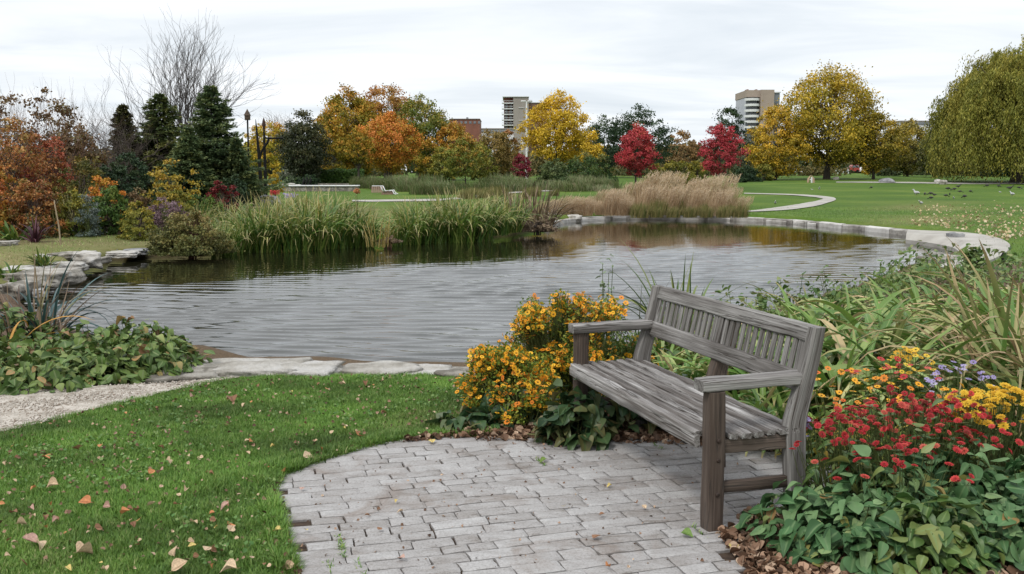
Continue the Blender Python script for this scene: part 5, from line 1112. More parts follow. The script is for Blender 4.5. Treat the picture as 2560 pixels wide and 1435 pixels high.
for x, y, rx, ry, z1, n, m_, lab, sz in [(1.72, 5.05, .30, .25, .52, 26, FORA, 'loose orange and red flowers behind the red mass', .02), (1.98, 5.10, .28, .25, .56, 16, FRED, 'few crimson and pink flowers over fine leaves behind the red mass', .022), (2.12, 5.25, .14, .12, .58, 34, FYEL, 'small yellow flower bunch behind the red mass', .022), (2.28, 4.98, .18, .16, .56, 40, FPUR, 'pale purple asters between the red and the yellow flowers', .017), (1.60, 4.72, .24, .2, .46, 14, FORA, 'sparse orange flowers just behind the rear bench leg', .018), (2.05, 4.75, .24, .2, .50, 20, FORA, 'small orange flowers tucked behind the red mass at the right', .018)]:
    root = leafy('mixed_flower_plant', lab, 'flowering plant', (x, y, 0), rx, ry, z1*.95, 420, .032, MIX if m_ is FORA else GRNF, OVL, 'mixed flowers behind the red mass')
    blossoms(root, dome(n, rx, ry, z1*.86, z1*1.03, 2.), sz, m_, DAISY, up=.8, stalk=n > 22, center=FCEN if m_ is FORA else None)
root = leafy('purple_aster', 'single pale purple aster in front of the rear bench leg', 'flowering plant', (1.285, 4.30, 0), .05, .05, .40, 30, .03, GRNF, OVL, None)
blossoms(root, dome(9, .03, .03, .41, .47, 2.), .022, FPUR, DAISY, up=.5, stalk=False)
# leafy fringe towards the water at the right
FR = leafmat('leaf_fringe', [(.05,.10,.025),(.09,.16,.04),(.15,.22,.06),(.26,.28,.11)], rough=.5, spec=.3, trans=.3)
for x, y, rx, ry, H, n, ls, lab in [(2.15,9.2,.5,.4,.55,330,.075,'leafy green shrub at the near water edge just right of the bench back'), (2.75,9.7,.5,.4,.60,330,.08,'arching green shrub in the middle of the waterside fringe'), (3.35,10.2,.5,.45,.62,330,.075,'leafy green shrub third along the waterside fringe'), (3.95,10.8,.55,.5,.62,330,.075,'leafy green shrub fourth along the waterside fringe'), (4.6,11.6,.6,.5,.6,320,.08,'leafy green shrub fifth along the waterside fringe'), (5.3,12.6,.7,.6,.65,330,.085,'leafy green shrub sixth along the waterside fringe'), (6.0,14.0,.8,.7,.65,330,.09,'leafy green shrub below the pale walkway at the right shore'), (6.5,12.4,.8,.7,.6,300,.09,'low green plant at the right picture edge below the lawn'), (5.6,10.8,.7,.6,.65,300,.08,'dark flowered green plant behind the daylilies at the right edge'), (7.3,14.6,.8,.8,.55,260,.09,'low green plant beside the turf at the right picture edge'), (4.7,9.9,.6,.5,.65,300,.08,'bushy green plant behind the middle of the daylily mass'), (2.3,8.4,.45,.4,.5,260,.07,'low green plant between the bench back and the daylilies')]:
    leafy('waterside_plant', lab, 'leafy plant', (x, y, 0), rx, ry, H*.85, n, ls*.85, FR, OVL, 'green fringe along the right shore', lw=1.2)
q = bp(2435, 690, 0); tree('waterside_plant', 'tall young plant with airy leaves in front of the pale walkway', 2432, 610, 60, q[1], 'green', 'cone', .2, 24, 10, .09, cat='leafy plant', base=q, mat_=FR, bark=STEM, trunk=.006)
# plants behind and beside the bench
q = bp(1680, 905, 0)
strap_plant('tall_strap_plant', 'tall arching green plant rising behind the far end of the bench back', (1.36, 8.1, 0), 60, 1.0, .2, .03, leafmat('leaf_tallstrap', [(.05,.10,.015),(.10,.16,.03),(.20,.22,.06)], rough=.4), (1.48, .07), (1.7, .9), .16, 'strap leaved plant', seg=9)
strap_plant('tall_strap_plant', 'dark thin arching stems beside the top left corner of the bench back', (.98, 7.6, 0), 12, 1.0, .2, .012, leafmat('leaf_darkstem', [(.03,.035,.02),(.07,.06,.04)], rough=.6), (1.35, .2), (1.6, .9), .12, 'strap leaved plant', seg=9)
for x, y, kd, s, lab in [(1.12, 6.35, 2, .72, 'strap leaved clump seen under the bench back, left of the middle post'), (1.55, 6.6, 1, .72, 'strap leaved clump seen under the bench back, right of the middle post'), (1.42, 5.75, 2, .72, 'orange tipped strap leaved clump behind the near armrest'), (1.0, 7.1, 0, .7, 'green strap leaved clump farther behind the middle of the bench')]:
    single('daylily_clump', DP[kd], (x, y, 0), rng.uniform(0, 6), s, lab, 'daylily', 'strap leaved clumps behind the bench seat')
# orange flower bush
def blob_pts(n, blobs):
    w = np.array([b_[6] for b_ in blobs], float); w /= w.sum(); i_ = rng.choice(len(blobs), n, p=w); o = []
    B = np.array([b_[:6] for b_ in blobs])[i_]; d = nrm(rng.normal(size=(n, 3))); r = rng.random(n)**.4
    return B[:, :3]+d*B[:, 3:]*r[:, None]
def orange_bush(label, loc, blobs, nl, nf, ls=.030, m_=MIX, fm=None, fs=.019, sf=.5):
    root = thing('orange_flower_bush', label, 'flowering bush', loc, 0, 'orange flowers left of the bench'); b = Buf(); P_ = blob_pts(nl, blobs); P_ = P_[P_[:, 2] > .03]; n = len(P_); X, Y, Z = frames(n, .3)
    bake(b, OVL[0], OVL[1], P_, X, Y, Z, ls*rng.uniform(.6, 1.3, n), rng.random(n), 0, OVL[2]); b.obj('foliage', m_, root)
    nf = int(nf*2.1); F_ = blob_pts(nf*3, blobs); 
    # flowers sit on the outside and the top
    c0 = np.average(np.array([b_[:3] for b_ in blobs]), axis=0, weights=[b_[6] for b_ in blobs]); sc_ = F_[:, 2]*.75+np.hypot(F_[:, 0]-c0[0], F_[:, 1]-c0[1])*.7-(F_[:, 1]-c0[1])*.45+rng.normal(0, .16, len(F_)); F_ = F_[np.argsort(-sc_)[:nf]]
    blossoms(root, F_, fs, fm or FORA, DAISY, up=.6, center=FCEN, stalkto=.72)
    sb_ = Buf()
    for k in rng.choice(len(F_), min(60, len(F_)), replace=False):
        c = F_[k]; tube(sb_, [(c[0]*.3, c[1]*.3, -.02), (c[0]*.8, c[1]*.8, c[2]*.55), tuple(c)], [.005, .0035, .002], 4)
    sb_.obj('stems', STEM, root); return root
FORY = leafmat('petal_orangeyellow', [(.40,.16,.03),(.80,.27,.02),(.86,.38,.02),(.88,.46,.03),(.90,.54,.04)], stops=[0,.08,.35,.7,1], rough=.6, vary=.06, trans=.25)
def loose(c, r, n, w=1.):
    o = []
    for k in range(n):
        a_ = rng.uniform(0, 6.28); u_ = rng.random()**.5; q_ = rng.uniform(.06, .13)
        o.append((c[0]+math.cos(a_)*u_*r[0], c[1]+math.sin(a_)*u_*r[1], max(.1, c[2]+(rng.random()*1.1-.1)*r[2]*(1-.6*u_*u_)), q_*1.1, q_, q_, w))
    return o
FINE = leafmat('leaf_feathery', [(.07,.12,.02),(.13,.20,.03),(.22,.28,.04),(.40,.34,.05)], rough=.5, trans=.4)
orange_bush('orange flower bush, its tall middle part topped with golden blooms', (.24, 6.5, 0), loose((.04, 0, .06), (.40, .26, .66), 54)+loose((.06, .05, .58), (.36, .2, .16), 12), 11000, 640, ls=.020, fm=FORY, m_=FINE)
orange_bush('orange flower bush spilling left over the grass beside the water', (.0, 6.25, 0), loose((0, 0, .04), (.29, .22, .46), 30)+loose((-.12, 0, .34), (.16, .14, .10), 5), 8000, 380, ls=.020, fm=FORY, m_=FINE)
orange_bush('orange flower bush behind the far armrest with many low green leaves', (.64, 6.85, 0), loose((0, 0, .10), (.36, .24, .55), 26), 8000, 130, ls=.022, m_=GRNF, fm=FORY)
orange_bush('small orange flowers drooping in front of the bush at the bench corner', (.08, 5.98, 0), loose((0, 0, .08), (.26, .14, .28), 12), 1900, 90, ls=.02, fm=FORA, m_=FINE)
root = leafy('pale_spike_plant', 'pale green feathery spike standing among the orange flowers', 'plant', (.66, 7.0, 0), .10, .10, .92, 340, .04, leafmat('leaf_palespike', [(.16,.22,.12),(.26,.32,.20)]), OVL, None)
DKL = leafmat('leaf_darkbroad', [(.018,.045,.018),(.03,.07,.025),(.06,.10,.035),(.16,.13,.05)], rough=.45, spec=.35, rib=(.07,.11,.04))
for x, y, rx, ry, H, n, lab in [(.36, 5.56, .22, .15, .34, 170, 'dark broad leaved plant at the foot of the orange bush'), (.55, 5.85, .30, .2, .34, 190, 'dark broad leaved plant under the far end of the bench seat'), (-.22, 5.92, .24, .16, .14, 110, 'low dark leaved plant at the grass edge below the orange bush'), (.0, 6.0, .22, .16, .2, 100, 'low dark leaved plant between the grass and the paving'), (.95, 6.2, .28, .2, .26, 110, 'dark broad leaved plant behind the middle of the bench seat')]:
    leafy('dark_leaved_plant', lab, 'leafy plant', (x, y, 0), rx, ry, H, n, .10, DKL, HEART, 'dark plants under the bench')
for k, (px, py, lab) in enumerate([(1395, 1070, 'small pale variegated seedling at the patio edge below the orange bush'), (1680, 1088, 'small bright green seedling at the patio edge under the bench seat')]):
    q = bp(px, py, 0); leafy('seedling', lab, 'seedling', q, .07, .06, .12, 14, .06, leafmat('leaf_seed%d' % k, [(.2,.26,.12),(.34,.38,.22)] if k == 0 else [(.06,.16,.02),(.10,.22,.03)]), HEART, 'seedlings at the patio edge')
# left foreground leafy mass
LFM = leafmat('leaf_leftmass', [(.045,.085,.02),(.08,.14,.03),(.13,.19,.045),(.21,.25,.08),(.32,.20,.08),(.20,.10,.05)], rough=.55, spec=.28, rib=(.17,.21,.09), stops=[0,.35,.65,.88,.95,1], nscale=9.)
for k, (px, py, rx, ry, H, n, lab) in enumerate([
  (60, 965, .55, .42, .22, 260, 'broad leaved plant beside the gravel path at the left picture edge'),
  (185, 952, .50, .40, .24, 260, 'broad leaved plant second from the left beside the gravel path'),
  (290, 940, .46, .38, .27, 260, 'broad leaved plant third from the left beside the gravel path'),
  (380, 930, .42, .34, .30, 260, 'broad leaved plant nearest the stone slab at the near shore'),
  (120, 905, .55, .42, .24, 220, 'low broad leaved plant behind the left end of the path side mass'),
  (240, 895, .50, .40, .27, 240, 'broad leaved plant at the water behind the middle of the path side mass'),
  (345, 893, .45, .35, .30, 220, 'broad leaved plant at the water edge nearest the ripples'),
  (-40, 925, .55, .45, .28, 200, 'broad leaved plant cut off by the left picture edge'),
  (5, 862, .45, .4, .36, 220, 'tall dark green plant at the left edge above the path side mass')]):
    q = bp(px, py, 0); leafy('path_side_plant', lab, 'leafy plant', q, rx, ry, H, int(n*1.5), .088, LFM, OV if k % 2 else HEART, 'leafy plants beside the gravel path')
TEAL = leafmat('leaf_teal', [(.02,.055,.05),(.04,.09,.085),(.09,.15,.15)], rough=.35, spec=.5)
strap_plant('teal_plant', 'dark teal plant with long looping leaves at the left water edge', bp(105, 850, 0), 46, .85, .2, .030, TEAL, (1.0, .35), (1.7, .8), .15, 'strap leaved plant', across=3, seg=10)
strap_plant('dry_reed_plant', 'tangled tan and dark stems beside the teal plant', bp(60, 860, 0), 60, .9, .2, .014, DRY, (1.2, .3), (1.2, .9), .3, 'strap leaved plant', seg=9)
strap_plant('orange_strap_plant', 'plant with one long orange arching leaf at the left picture edge', bp(0, 905, 0), 4, .85, .2, .026, leafmat('leaf_orangestrap', [(.46,.24,.05),(.56,.32,.08)]), (1.25, .15), (1.9, .4), .1, 'strap leaved plant', across=3, seg=10)

# ------------------------------------------------------------ grass of the near lawn
GR = leafmat('grass_blade', [(.06,.14,.018),(.10,.20,.028),(.165,.265,.05),(.27,.32,.10),(.38,.35,.17)], stops=[0,.35,.75,.95,1], rough=.5, trans=.22, spec=.3, nscale=1.3, vary=.24)
b = Buf()
def blades(poly, n, h0, h1, wd, maskd=True, seg=2):
    q = rand_in(poly, n)
    d = shore_d(q[:, 0], q[:, 1]); q = q[d > .25]
    q = q[~inpoly(q, cpt+(pp-cpt)*.965)]
    n = len(q); lump = .5+.5*snoise(q[:, 0], q[:, 1], 5, 3); lump2 = .5+.5*snoise(q[:, 0], q[:, 1], 17, 9)
    H = h0+(h1-h0)*np.clip(.45*lump+.35*lump2+.4*rng.random(n), 0, 1.1)
    az = rng.uniform(0, 6.28, n)
    straps(b, np.column_stack([q, np.full(n, .0)]), az, H, wd*rng.uniform(.7, 1.3, n), rng.uniform(.75, 1.5, n), rng.uniform(.2, 1.5, n), seg, np.clip(rng.beta(2, 2.6, n)+(lump2-.5)*.25+np.clip(snoise(q[:, 0], q[:, 1], 1.6, 12)-.45, 0, 1)*.5, 0, 1), 2)
blades(gp([(-150,1110),(0,1085),(150,1050),(290,1016),(420,984),(540,956),(640,946),(820,942),(1000,944),(1200,936),(1240,1000),(1262,1075),(1200,1092),(1000,1106),(850,1145),(700,1198),(684,1240),(708,1330),(740,1435),(760,1500),(-150,1500)]), 330000, .020, .058, .0042)
# ragged strip over the patio edge and beside the bed
blades(gp([(640,1180),(860,1120),(1010,1092),(1200,1080),(1240,1096),(1010,1108),(860,1148),(712,1198),(690,1240),(712,1330),(748,1440),(690,1440),(660,1330),(640,1240)]), 16000, .03, .085, .005, seg=3)
b.obj('lawn_grass', GR, kind='stuff', label='short green grass of the near lawn', category='grass')
# coarser tufts on the bank lawns further off
b = Buf()
q = np.column_stack([rng.uniform(-14, 22, 130000), 9+rng.random(130000)**1.0*34]); d = shore_d(q[:, 0], q[:, 1]); s_, dr_ = ground_masks(q[:, 0], q[:, 1]); k = (d > .5) & (s_ < .4) & (np.abs(q[:, 0]) < .56*q[:, 1]+1) & ~((q[:, 0] < -1.5) & (q[:, 1] < 12)); q = q[k]; dr_ = dr_[k]; n = len(q)
straps(b, np.column_stack([q, ground_z(q[:, 0], q[:, 1], d[k])]), rng.uniform(0, 6.28, n), rng.uniform(.04, .10, n), rng.uniform(.010, .02, n), rng.uniform(.6, 1.4, n), rng.uniform(.2, 1.3, n), 1, np.clip(rng.beta(2, 2.6, n)+dr_*.5, 0, 1), 2)
b.obj('bank_grass', GR, kind='stuff', label='rough grass tufts on the banks around the pond', category='grass')

# ------------------------------------------------------------ fallen leaves
LFC = {'tan': [(.42,.28,.16),(.56,.42,.28)], 'orange': [(.42,.15,.06),(.52,.24,.10)], 'brown': [(.16,.07,.035),(.28,.15,.08)], 'yellow': [(.48,.35,.10),(.56,.44,.16)], 'pink': [(.36,.20,.15),(.48,.31,.25)], 'green': [(.10,.18,.04),(.18,.26,.06)]}
FL = {k: leafmat('fallen_'+k, v, rough=.6, rib=tuple(c*.7 for c in v[0]), trans=.15, nscale=9) for k, v in LFC.items()}
LTP = []
for k in range(7):
    V, F, G = leaf_tpl(random.uniform(.30, .50), random.uniform(.1, .6), random.uniform(-.5, .6), 6, 5, cup=random.uniform(-.3, .7), wavy=random.uniform(.02, .10))
    b = Buf(); b.add(V-[0, .5, 0], F, random.random(), G); tube(b, [(0, -.5, 0), (.03, -.72, .04)], [.02, .012], 4); LTP.append((V, F, G, b))
LME = {(k, c): LTP[k][3].mesh('fallen_leaf', FL[c]) for k in range(7) for c in FL}
def fleaf(x, y, z, s, c, label, group, tilt=.35, rz=None, kk=None):
    o = bpy.data.objects.new('fallen_leaf', LME[(random.randrange(7) if kk is None else kk, c)]); COL.objects.link(o); o.location = (x, y, z)
    o.rotation_euler = (random.gauss(0, tilt), random.gauss(0, tilt), random.uniform(0, 6.28) if rz is None else rz); s *= .72; o.scale = (s, s, s*.7); o['label'] = label; o['category'] = 'fallen leaf'; o['group'] = group
for px, py, s, c, lab in [(211,1259,.085,'orange','bright orange red fallen leaf lying flat in the near grass'), (213,1384,.10,'tan','largest pale tan leaf standing up in the near grass'), (75,1360,.09,'pink','pinkish folded leaf near the left bottom picture edge'), (100,1366,.07,'tan','pale leaf touching the pinkish folded one at the left bottom'), (55,1313,.06,'tan','upright cream leaf at the left bottom edge'), (318,1178,.075,'tan','tan pointed leaf in the middle of the near lawn'), (400,1182,.065,'pink','pale pink rectangular leaf right of the tan pointed one'), (115,1145,.085,'orange','dark orange ragged leaf clump left in the near lawn'), (190,1125,.09,'brown','red brown long ragged leaf in the left part of the lawn'), (252,1120,.045,'orange','small orange red leaf beside the red brown ragged one'), (470,1143,.055,'tan','cream upright leaf in the middle of the lawn'), (130,1218,.08,'tan','tan leaf cluster left of the bright orange red leaf'), (520,1378,.07,'tan','tan leaf near the bottom edge of the lawn'), (480,1370,.05,'yellow','small yellow leaf left of the tan one near the bottom'), (560,1270,.07,'pink','rose coloured ragged leaf near the right side of the lawn'), (770,1145,.10,'tan','long tan leaf at the corner where grass meets paving'), (895,1095,.09,'orange','orange brown leaf in the grass above the paving'), (860,1068,.07,'tan','pale tan leaf in the grass above the orange brown one'), (580,1000,.11,'brown','long dark brown curled leaf in the upper lawn'), (172,1425,.05,'yellow','golden leaf at the left bottom picture edge'), (450,1425,.09,'tan','pale leaf at the bottom picture edge'), (570,1425,.09,'tan','broad cream leaf at the bottom right of the lawn'), (690,1330,.07,'yellow','yellow leaf at the patio edge beside the grass'), (465,1228,.05,'tan','thin tan leaf right of the middle of the lawn')]:
    q = bp(px, py, .035); fleaf(q[0], q[1], .045, s, c, lab, 'fallen leaves on the near lawn', .3)
tl = {'tan': 'small tan fallen leaf scattered in the near lawn', 'orange': 'small orange fallen leaf scattered in the near lawn', 'brown': 'small brown fallen leaf scattered in the near lawn', 'yellow': 'small yellow fallen leaf scattered in the near lawn', 'pink': 'small pinkish fallen leaf scattered in the near lawn', 'green': 'small green fallen leaf scattered in the near lawn'}
la = gp([(0,1100),(290,1022),(540,965),(820,950),(1180,945),(1220,1070),(1000,1095),(850,1130),(690,1190),(680,1240),(700,1330),(735,1430),(0,1430)])
cnt = 0; lap = [(0,1100),(290,1022),(540,965),(820,950),(1180,945),(1220,1070),(1000,1095),(850,1130),(690,1190),(680,1240),(700,1330),(735,1430),(0,1430)]
qq = rand_in(lap, 175)
for px, py in qq:
    c = random.choices(['tan', 'orange', 'brown', 'yellow', 'pink'], [50, 12, 26, 4, 8])[0]; q = bp(px, py, .03); fleaf(q[0], q[1], .038+.01*random.random(), random.choice([.022, .027, .033, .04, .055]), c, tl[c], 'fallen leaves on the near lawn', .45)
for px, py, s, c, lab in [(1718,1338,.075,'green','bright green fallen leaf on the paving beside the bench leg'), (1358,1152,.07,'green','yellowish green leaf lying on the paving under the bench'), (1523,1216,.035,'yellow','small golden leaf on the paving in front of the bench'), (1610,1270,.045,'tan','cream leaf on the paving left of the bench leg'), (1410,1270,.035,'yellow','small golden leaf in the middle of the paving'), (1505,1290,.035,'brown','little rusty leaf on the paving near its middle'), (950,1325,.035,'brown','dark red brown leaf on the left part of the paving'), (766,1328,.035,'yellow','small yellow leaf near the left edge of the paving'), (755,1224,.04,'pink','pale pinkish leaf on the paving near its left edge'), (1000,1280,.045,'tan','tan curled leaf on the left half of the paving'), (990,1254,.035,'yellow','small yellow green leaf on the left half of the paving'), (1080,1105,.06,'yellow','golden leaf at the far edge of the paving'), (920,1290,.04,'brown','brown leaf scrap on the left half of the paving'), (1490,1345,.06,'brown','largest brown leaf scrap near the bottom middle of the paving'), (1005,1398,.06,'pink','ragged pinkish brown leaf at the bottom of the paving'), (1520,1418,.035,'orange','small orange leaf at the bottom picture edge on the paving'), (1590,1260,.03,'brown','tiny brown leaf on the paving right of its middle'), (1835,1372,.08,'yellow','yellow leaf on the brown litter beside the bench leg')]:
    q = bp(px, py, .03); fleaf(q[0], q[1], .036, s, c, lab, 'fallen leaves on the paving', .15)
# moss and tiny weeds in a few paving joints
b = Buf()
for px, py, n_m in [(850, 1355, 60), (855, 1375, 60), (900, 1420, 40), (825, 1420, 30), (1350, 1155, 40), (720, 1300, 30), (1640, 1115, 40), (1750, 1330, 20)]:
    q = bp(px, py, .02); f_ = rng.random(n_m)-.5; P0 = np.column_stack([q[0]+UL[0]*f_*.16+rng.normal(0, .006, n_m), q[1]+UL[1]*f_*.16+rng.normal(0, .006, n_m), np.full(n_m, .016)])
    straps(b, P0, rng.uniform(0, 6.28, n_m), rng.uniform(.012, .035, n_m), rng.uniform(.003, .006, n_m), rng.uniform(.5, 1.4, n_m), rng.uniform(.2, 1.5, n_m), 2, rng.random(n_m), 2)
b.obj('joint_weeds', GR, kind='stuff', label='moss and tiny weeds growing in the paving joints', category='weeds')
# clover and broad weeds in the turf
b = Buf(); q = rand_in(la, 700); k_ = snoise(q[:, 0], q[:, 1], 2.2, 21) > .05; q = q[k_]; q = np.repeat(q, 5, 0)+rng.normal(0, .016, (len(q)*5, 2)); n = len(q); X, Y, Z = frames(n, .8); TP = leaf_tpl(.42, .1, .3, 3, 3)
bake(b, TP[0], TP[1], np.column_stack([q, rng.uniform(.03, .055, n)]), X, Y, Z, rng.uniform(.010, .024, n), rng.random(n), 0, TP[2])
b.obj('lawn_weeds', leafmat('leaf_clover', [(.06,.14,.03),(.11,.20,.05),(.18,.25,.08)]), kind='stuff', label='clover and small broad weeds in the near lawn', category='weeds')
# leaf litter
LITM = leafmat('leaf_litter', [(.05,.028,.018),(.11,.06,.035),(.20,.115,.07),(.32,.20,.13),(.46,.34,.24)], rough=.7, rib=(.14,.08,.05), trans=.1, nscale=5)
def litter(name, polys, counts, label, smin=.025, smax=.07, z0=.006, zr=.04, m_=LITM):
    b = Buf()
    for poly, n in zip(polys, counts):
        q = rand_in(poly, n); k = rng.integers(0, 7, n)
        for j in range(7):
            w_ = q[k == j]; n_ = len(w_); X, Y, Z = frames(n_, .84); V, F, G, _ = LTP[j]; V = V*np.array([1, 1, .40])
            bake(b, V-[0, .5, 0], F, np.column_stack([w_, z0+rng.random(n_)*zr]), X, Y, Z, rng.uniform(smin, smax, n_), rng.random(n_), 0, G)
    return b.obj(name, m_, kind='stuff', label=label, category='leaf litter')
litter('leaf_litter', [gp([(1170,1102),(1240,1080),(1330,1072),(1450,1040),(1700,1000),(1960,1090),(1960,1145),(1820,1128),(1700,1120),(1400,1112),(1200,1110)]), gp([(1000,1112),(1150,1092),(1240,1086),(1240,1104),(1100,1106),(1010,1116)])], [3000, 200], 'brown fallen leaf litter heaped under and behind the bench', .016, .055)
litter('leaf_litter', [gp([(1790,1345),(1880,1330),(2060,1380),(2300,1340),(2700,1330),(2700,1500),(1900,1500),(1850,1420)]), gp([(1840,1300),(1990,1290),(2200,1330),(2200,1400),(1900,1380)])], [4200, 800], 'tan and brown fallen leaf litter at the bottom right corner', .018, .055)
litter('leaf_litter', [gp([(660,1190),(850,1125),(1000,1098),(1010,1108),(860,1142),(715,1190),(690,1240),(715,1340),(770,1480),(700,1480),(665,1330),(655,1240)])], [420], 'crumbled brown leaf bits along the grass edge of the paving', .012, .04, .005, .02)
litter('leaf_litter', [la], [900], 'tiny leaf fragments sprinkled through the near lawn', .008, .024, .03, .02)
litter('leaf_litter', [gp([(700,1240),(1240,1110),(1850,1130),(1830,1320),(1880,1435),(760,1435)])], [230], 'tiny scattered brown leaf crumbs on the paving', .006, .018, .022, .006)
LPALE = leafmat('leaf_scraps', [(.30,.22,.10),(.50,.38,.22),(.56,.48,.34)], rough=.6)
b = Buf(); q = np.column_stack([rng.uniform(2280, 2580, 1100), 600-(rng.random(1100)**1.3)*120]); P_ = np.array([bp(a_, c_, 0) for a_, c_ in q]); k = shore_d(P_[:, 0], P_[:, 1]) > .8; P_ = P_[k]; n = len(P_); X, Y, Z = frames(n, .7); P_[:, 2] = .05
bake(b, *DIA, P_, X, Y, Z, rng.uniform(.05, .13, n), rng.random(n)); b.obj('lawn_leaf_scatter', LPALE, kind='stuff', label='pale leaf scraps scattered over the worn right lawn', category='leaf litter')

# ------------------------------------------------------------ buildings
CON = noisy('tower_concrete', [(.25, .22, .20), (.31, .28, .25)], .3, .9, .1); BRK = noisy('tower_brick', [(.17, .075, .05), (.23, .10, .07)], .8, .9, .1); BRK2 = noisy('brick_brown', [(.20, .12, .09), (.25, .15, .11)], .5, .9, .1)
WHT = noisy('white_slab', [(.55, .55, .55), (.66, .66, .66)], 1, .8, .05); GLS = noisy('dark_glass', [(.10, .11, .12), (.19, .21, .23)], .8, .15, .02, spec=.6); TANW = noisy('tower_tan', [(.30, .24, .20), (.36, .29, .24)], .3, .9, .1)
def bxpart(name, parent, args, m_, r=0.):
    b = Buf()
    for a_ in args: boxx(b, *a_)
    return b.obj(name, m_, parent, smooth=False)
D = 300.; u = D/FPX
def X_(px): return (px-1280)*u
def Z_(py): return zat(py, D)
o0 = (X_(1290), D, 0); t_ = thing('apartment_tower', 'grey and brick apartment tower with stacked balconies left of the golden tree', 'building', o0)
def rel(x0, x1, y0, y1, z0, z1, o=None): o = o or o0; return (x0-o[0], x1-o[0], y0-o[1], y1-o[1], z0, z1)
bxpart('shaft', t_, [rel(X_(1283), X_(1321), D-1, D+18, 0, Z_(243))], CON)
bxpart('wall', t_, [rel(X_(1260), X_(1283), D+1.2, D+18, 0, Z_(244))], BRK)
bxpart('roof', t_, [rel(X_(1257), X_(1322), D-1.3, D+18.5, Z_(243), Z_(241.5))], WHT)
bxpart('roof_box', t_, [rel(X_(1321), X_(1330), D+2, D+8, Z_(256), Z_(249))], GLS)
for k, py in enumerate([258, 272, 286, 300, 313]):
    bl = bxpart('balcony', t_, [rel(X_(1255), X_(1283.5), D-1.2, D+1.1, Z_(py+1.5), Z_(py-.8))], WHT)
    bxpart('railing', bl, [rel(X_(1255), X_(1255.5), D-1.2, D+1, Z_(py-1), Z_(py-6)), rel(X_(1255), X_(1283), D-1.25, D-1.1, Z_(py-5.6), Z_(py-6.2))]+[rel(X_(q_), X_(q_+.25), D-1.25, D-1.15, Z_(py-.8), Z_(py-6)) for q_ in range(1258, 1284, 4)], WHT)
    bxpart('window', t_, [rel(X_(q_), X_(q_+6), D+1., D+1.25, Z_(py+11), Z_(py+3)) for q_ in (1263, 1274)], GLS)
bxpart('brick_wing', t_, [rel(X_(1321), X_(1365), D+2, D+16, 0, Z_(256))], BRK2)
bxpart('wing_roof', t_, [rel(X_(1321), X_(1366), D+1.7, D+16.2, Z_(256), Z_(254.5))], WHT)
bxpart('pale_panel', t_, [rel(X_(1309), X_(1316), D-1.15, D-.9, Z_(309), Z_(303))], WHT)
for py in (301.5, 323, 270): bxpart('ledge', t_, [rel(X_(1296), X_(1310), D-1.2, D-.95, Z_(py+.5), Z_(py-.5))], WHT)
o1 = (X_(1890), D, 0); t2 = thing('apartment_tower', 'tan apartment tower with rounded white balconies behind the trees at the right', 'building', o1)
def r1_(*a): return rel(*a, o=o1)
bxpart('shaft', t2, [r1_(X_(1893), X_(1926), D, D+16, 0, Z_(224))], TANW)
bxpart('penthouse', t2, [r1_(X_(1859), X_(1893), D+.8, D+16, Z_(242), Z_(224.5))], TANW)
bxpart('wall', t2, [r1_(X_(1861), X_(1893), D+2.4, D+16, 0, Z_(242))], GLS)
bxpart('glass_wing', t2, [r1_(X_(1926), X_(1946), D+3, D+14, 0, Z_(230))], GLS)
bxpart('wing_roof', t2, [r1_(X_(1925), X_(1948), D+2.6, D+14.3, Z_(230), Z_(227.5))], WHT)
for xx in (1866, 1888): bxpart('roof_vent', t2, [r1_(X_(xx), X_(xx+4), D+4, D+7, Z_(224), Z_(220.5))], BRK)
for k, py in enumerate([245, 259, 273, 287, 301, 315]):
    b = Buf(); a_ = np.linspace(np.pi, 2*np.pi, 13); cx, cy = X_(1876)-o1[0], 2.2; rx, ry = X_(1894)-X_(1876)+.1, 2.6
    for (z0, z1) in ((Z_(py+6), Z_(py))  ,):
        ring = np.column_stack([cx+rx*np.cos(a_), cy+ry*np.sin(a_)]); n = len(ring)
        V = [(x, y, z0) for x, y in ring]+[(x, y, z1) for x, y in ring]+[(x*.0+cx+(x-cx)*.93, cy+(y-cy)*.93, z1) for x, y in ring]
        b.add(V, [(i, i+1, n+i+1, n+i) for i in range(n-1)]+[(n+i, n+i+1, 2*n+i+1, 2*n+i) for i in range(n-1)]); b.add(V[:n], [list(range(n))[::-1]])
    b.obj('balcony', WHT, t2, smooth=False)
D2 = 220.
def X2(px): return (px-1280)*D2/FPX
o2 = (X2(1163), D2, 0); t3 = thing('brick_building', 'low red brick block above the orange trees in the middle', 'building', o2); rr2 = lambda *a: rel(*a, o=o2)
bxpart('wall', t3, [rr2(X2(1125), X2(1200), D2, D2+12, 0, zat(298, D2))], BRK)
bxpart('roof', t3, [rr2(X2(1124), X2(1201), D2-.2, D2+12.2, zat(298, D2), zat(296.5, D2))], CON)
bxpart('roof_vent', t3, [rr2(X2(1166), X2(1171), D2+2, D2+4, zat(297, D2), zat(292, D2))], GLS)
for q_ in range(1130, 1198, 11): bxpart('window', t3, [rr2(X2(q_), X2(q_+6), D2-.06, D2+.1, zat(309, D2), zat(303, D2))], GLS)
o3 = (X2(1235), D2+20, 0); t4 = thing('low_building', 'long low grey white building left of the balcony tower', 'building', o3); rr3 = lambda *a: rel(*a, o=o3)
bxpart('wall', t4, [rr3(X2(1195), X2(1285), D2+20, D2+30, 0, zat(313, D2))], WHT); bxpart('window_band', t4, [rr3(X2(1197), X2(1283), D2+19.8, D2+20.1, zat(321, D2), zat(317, D2))], GLS); bxpart('roof', t4, [rr3(X2(1193), X2(1287), D2+19.7, D2+30.2, zat(313, D2), zat(310.5, D2))], CON)
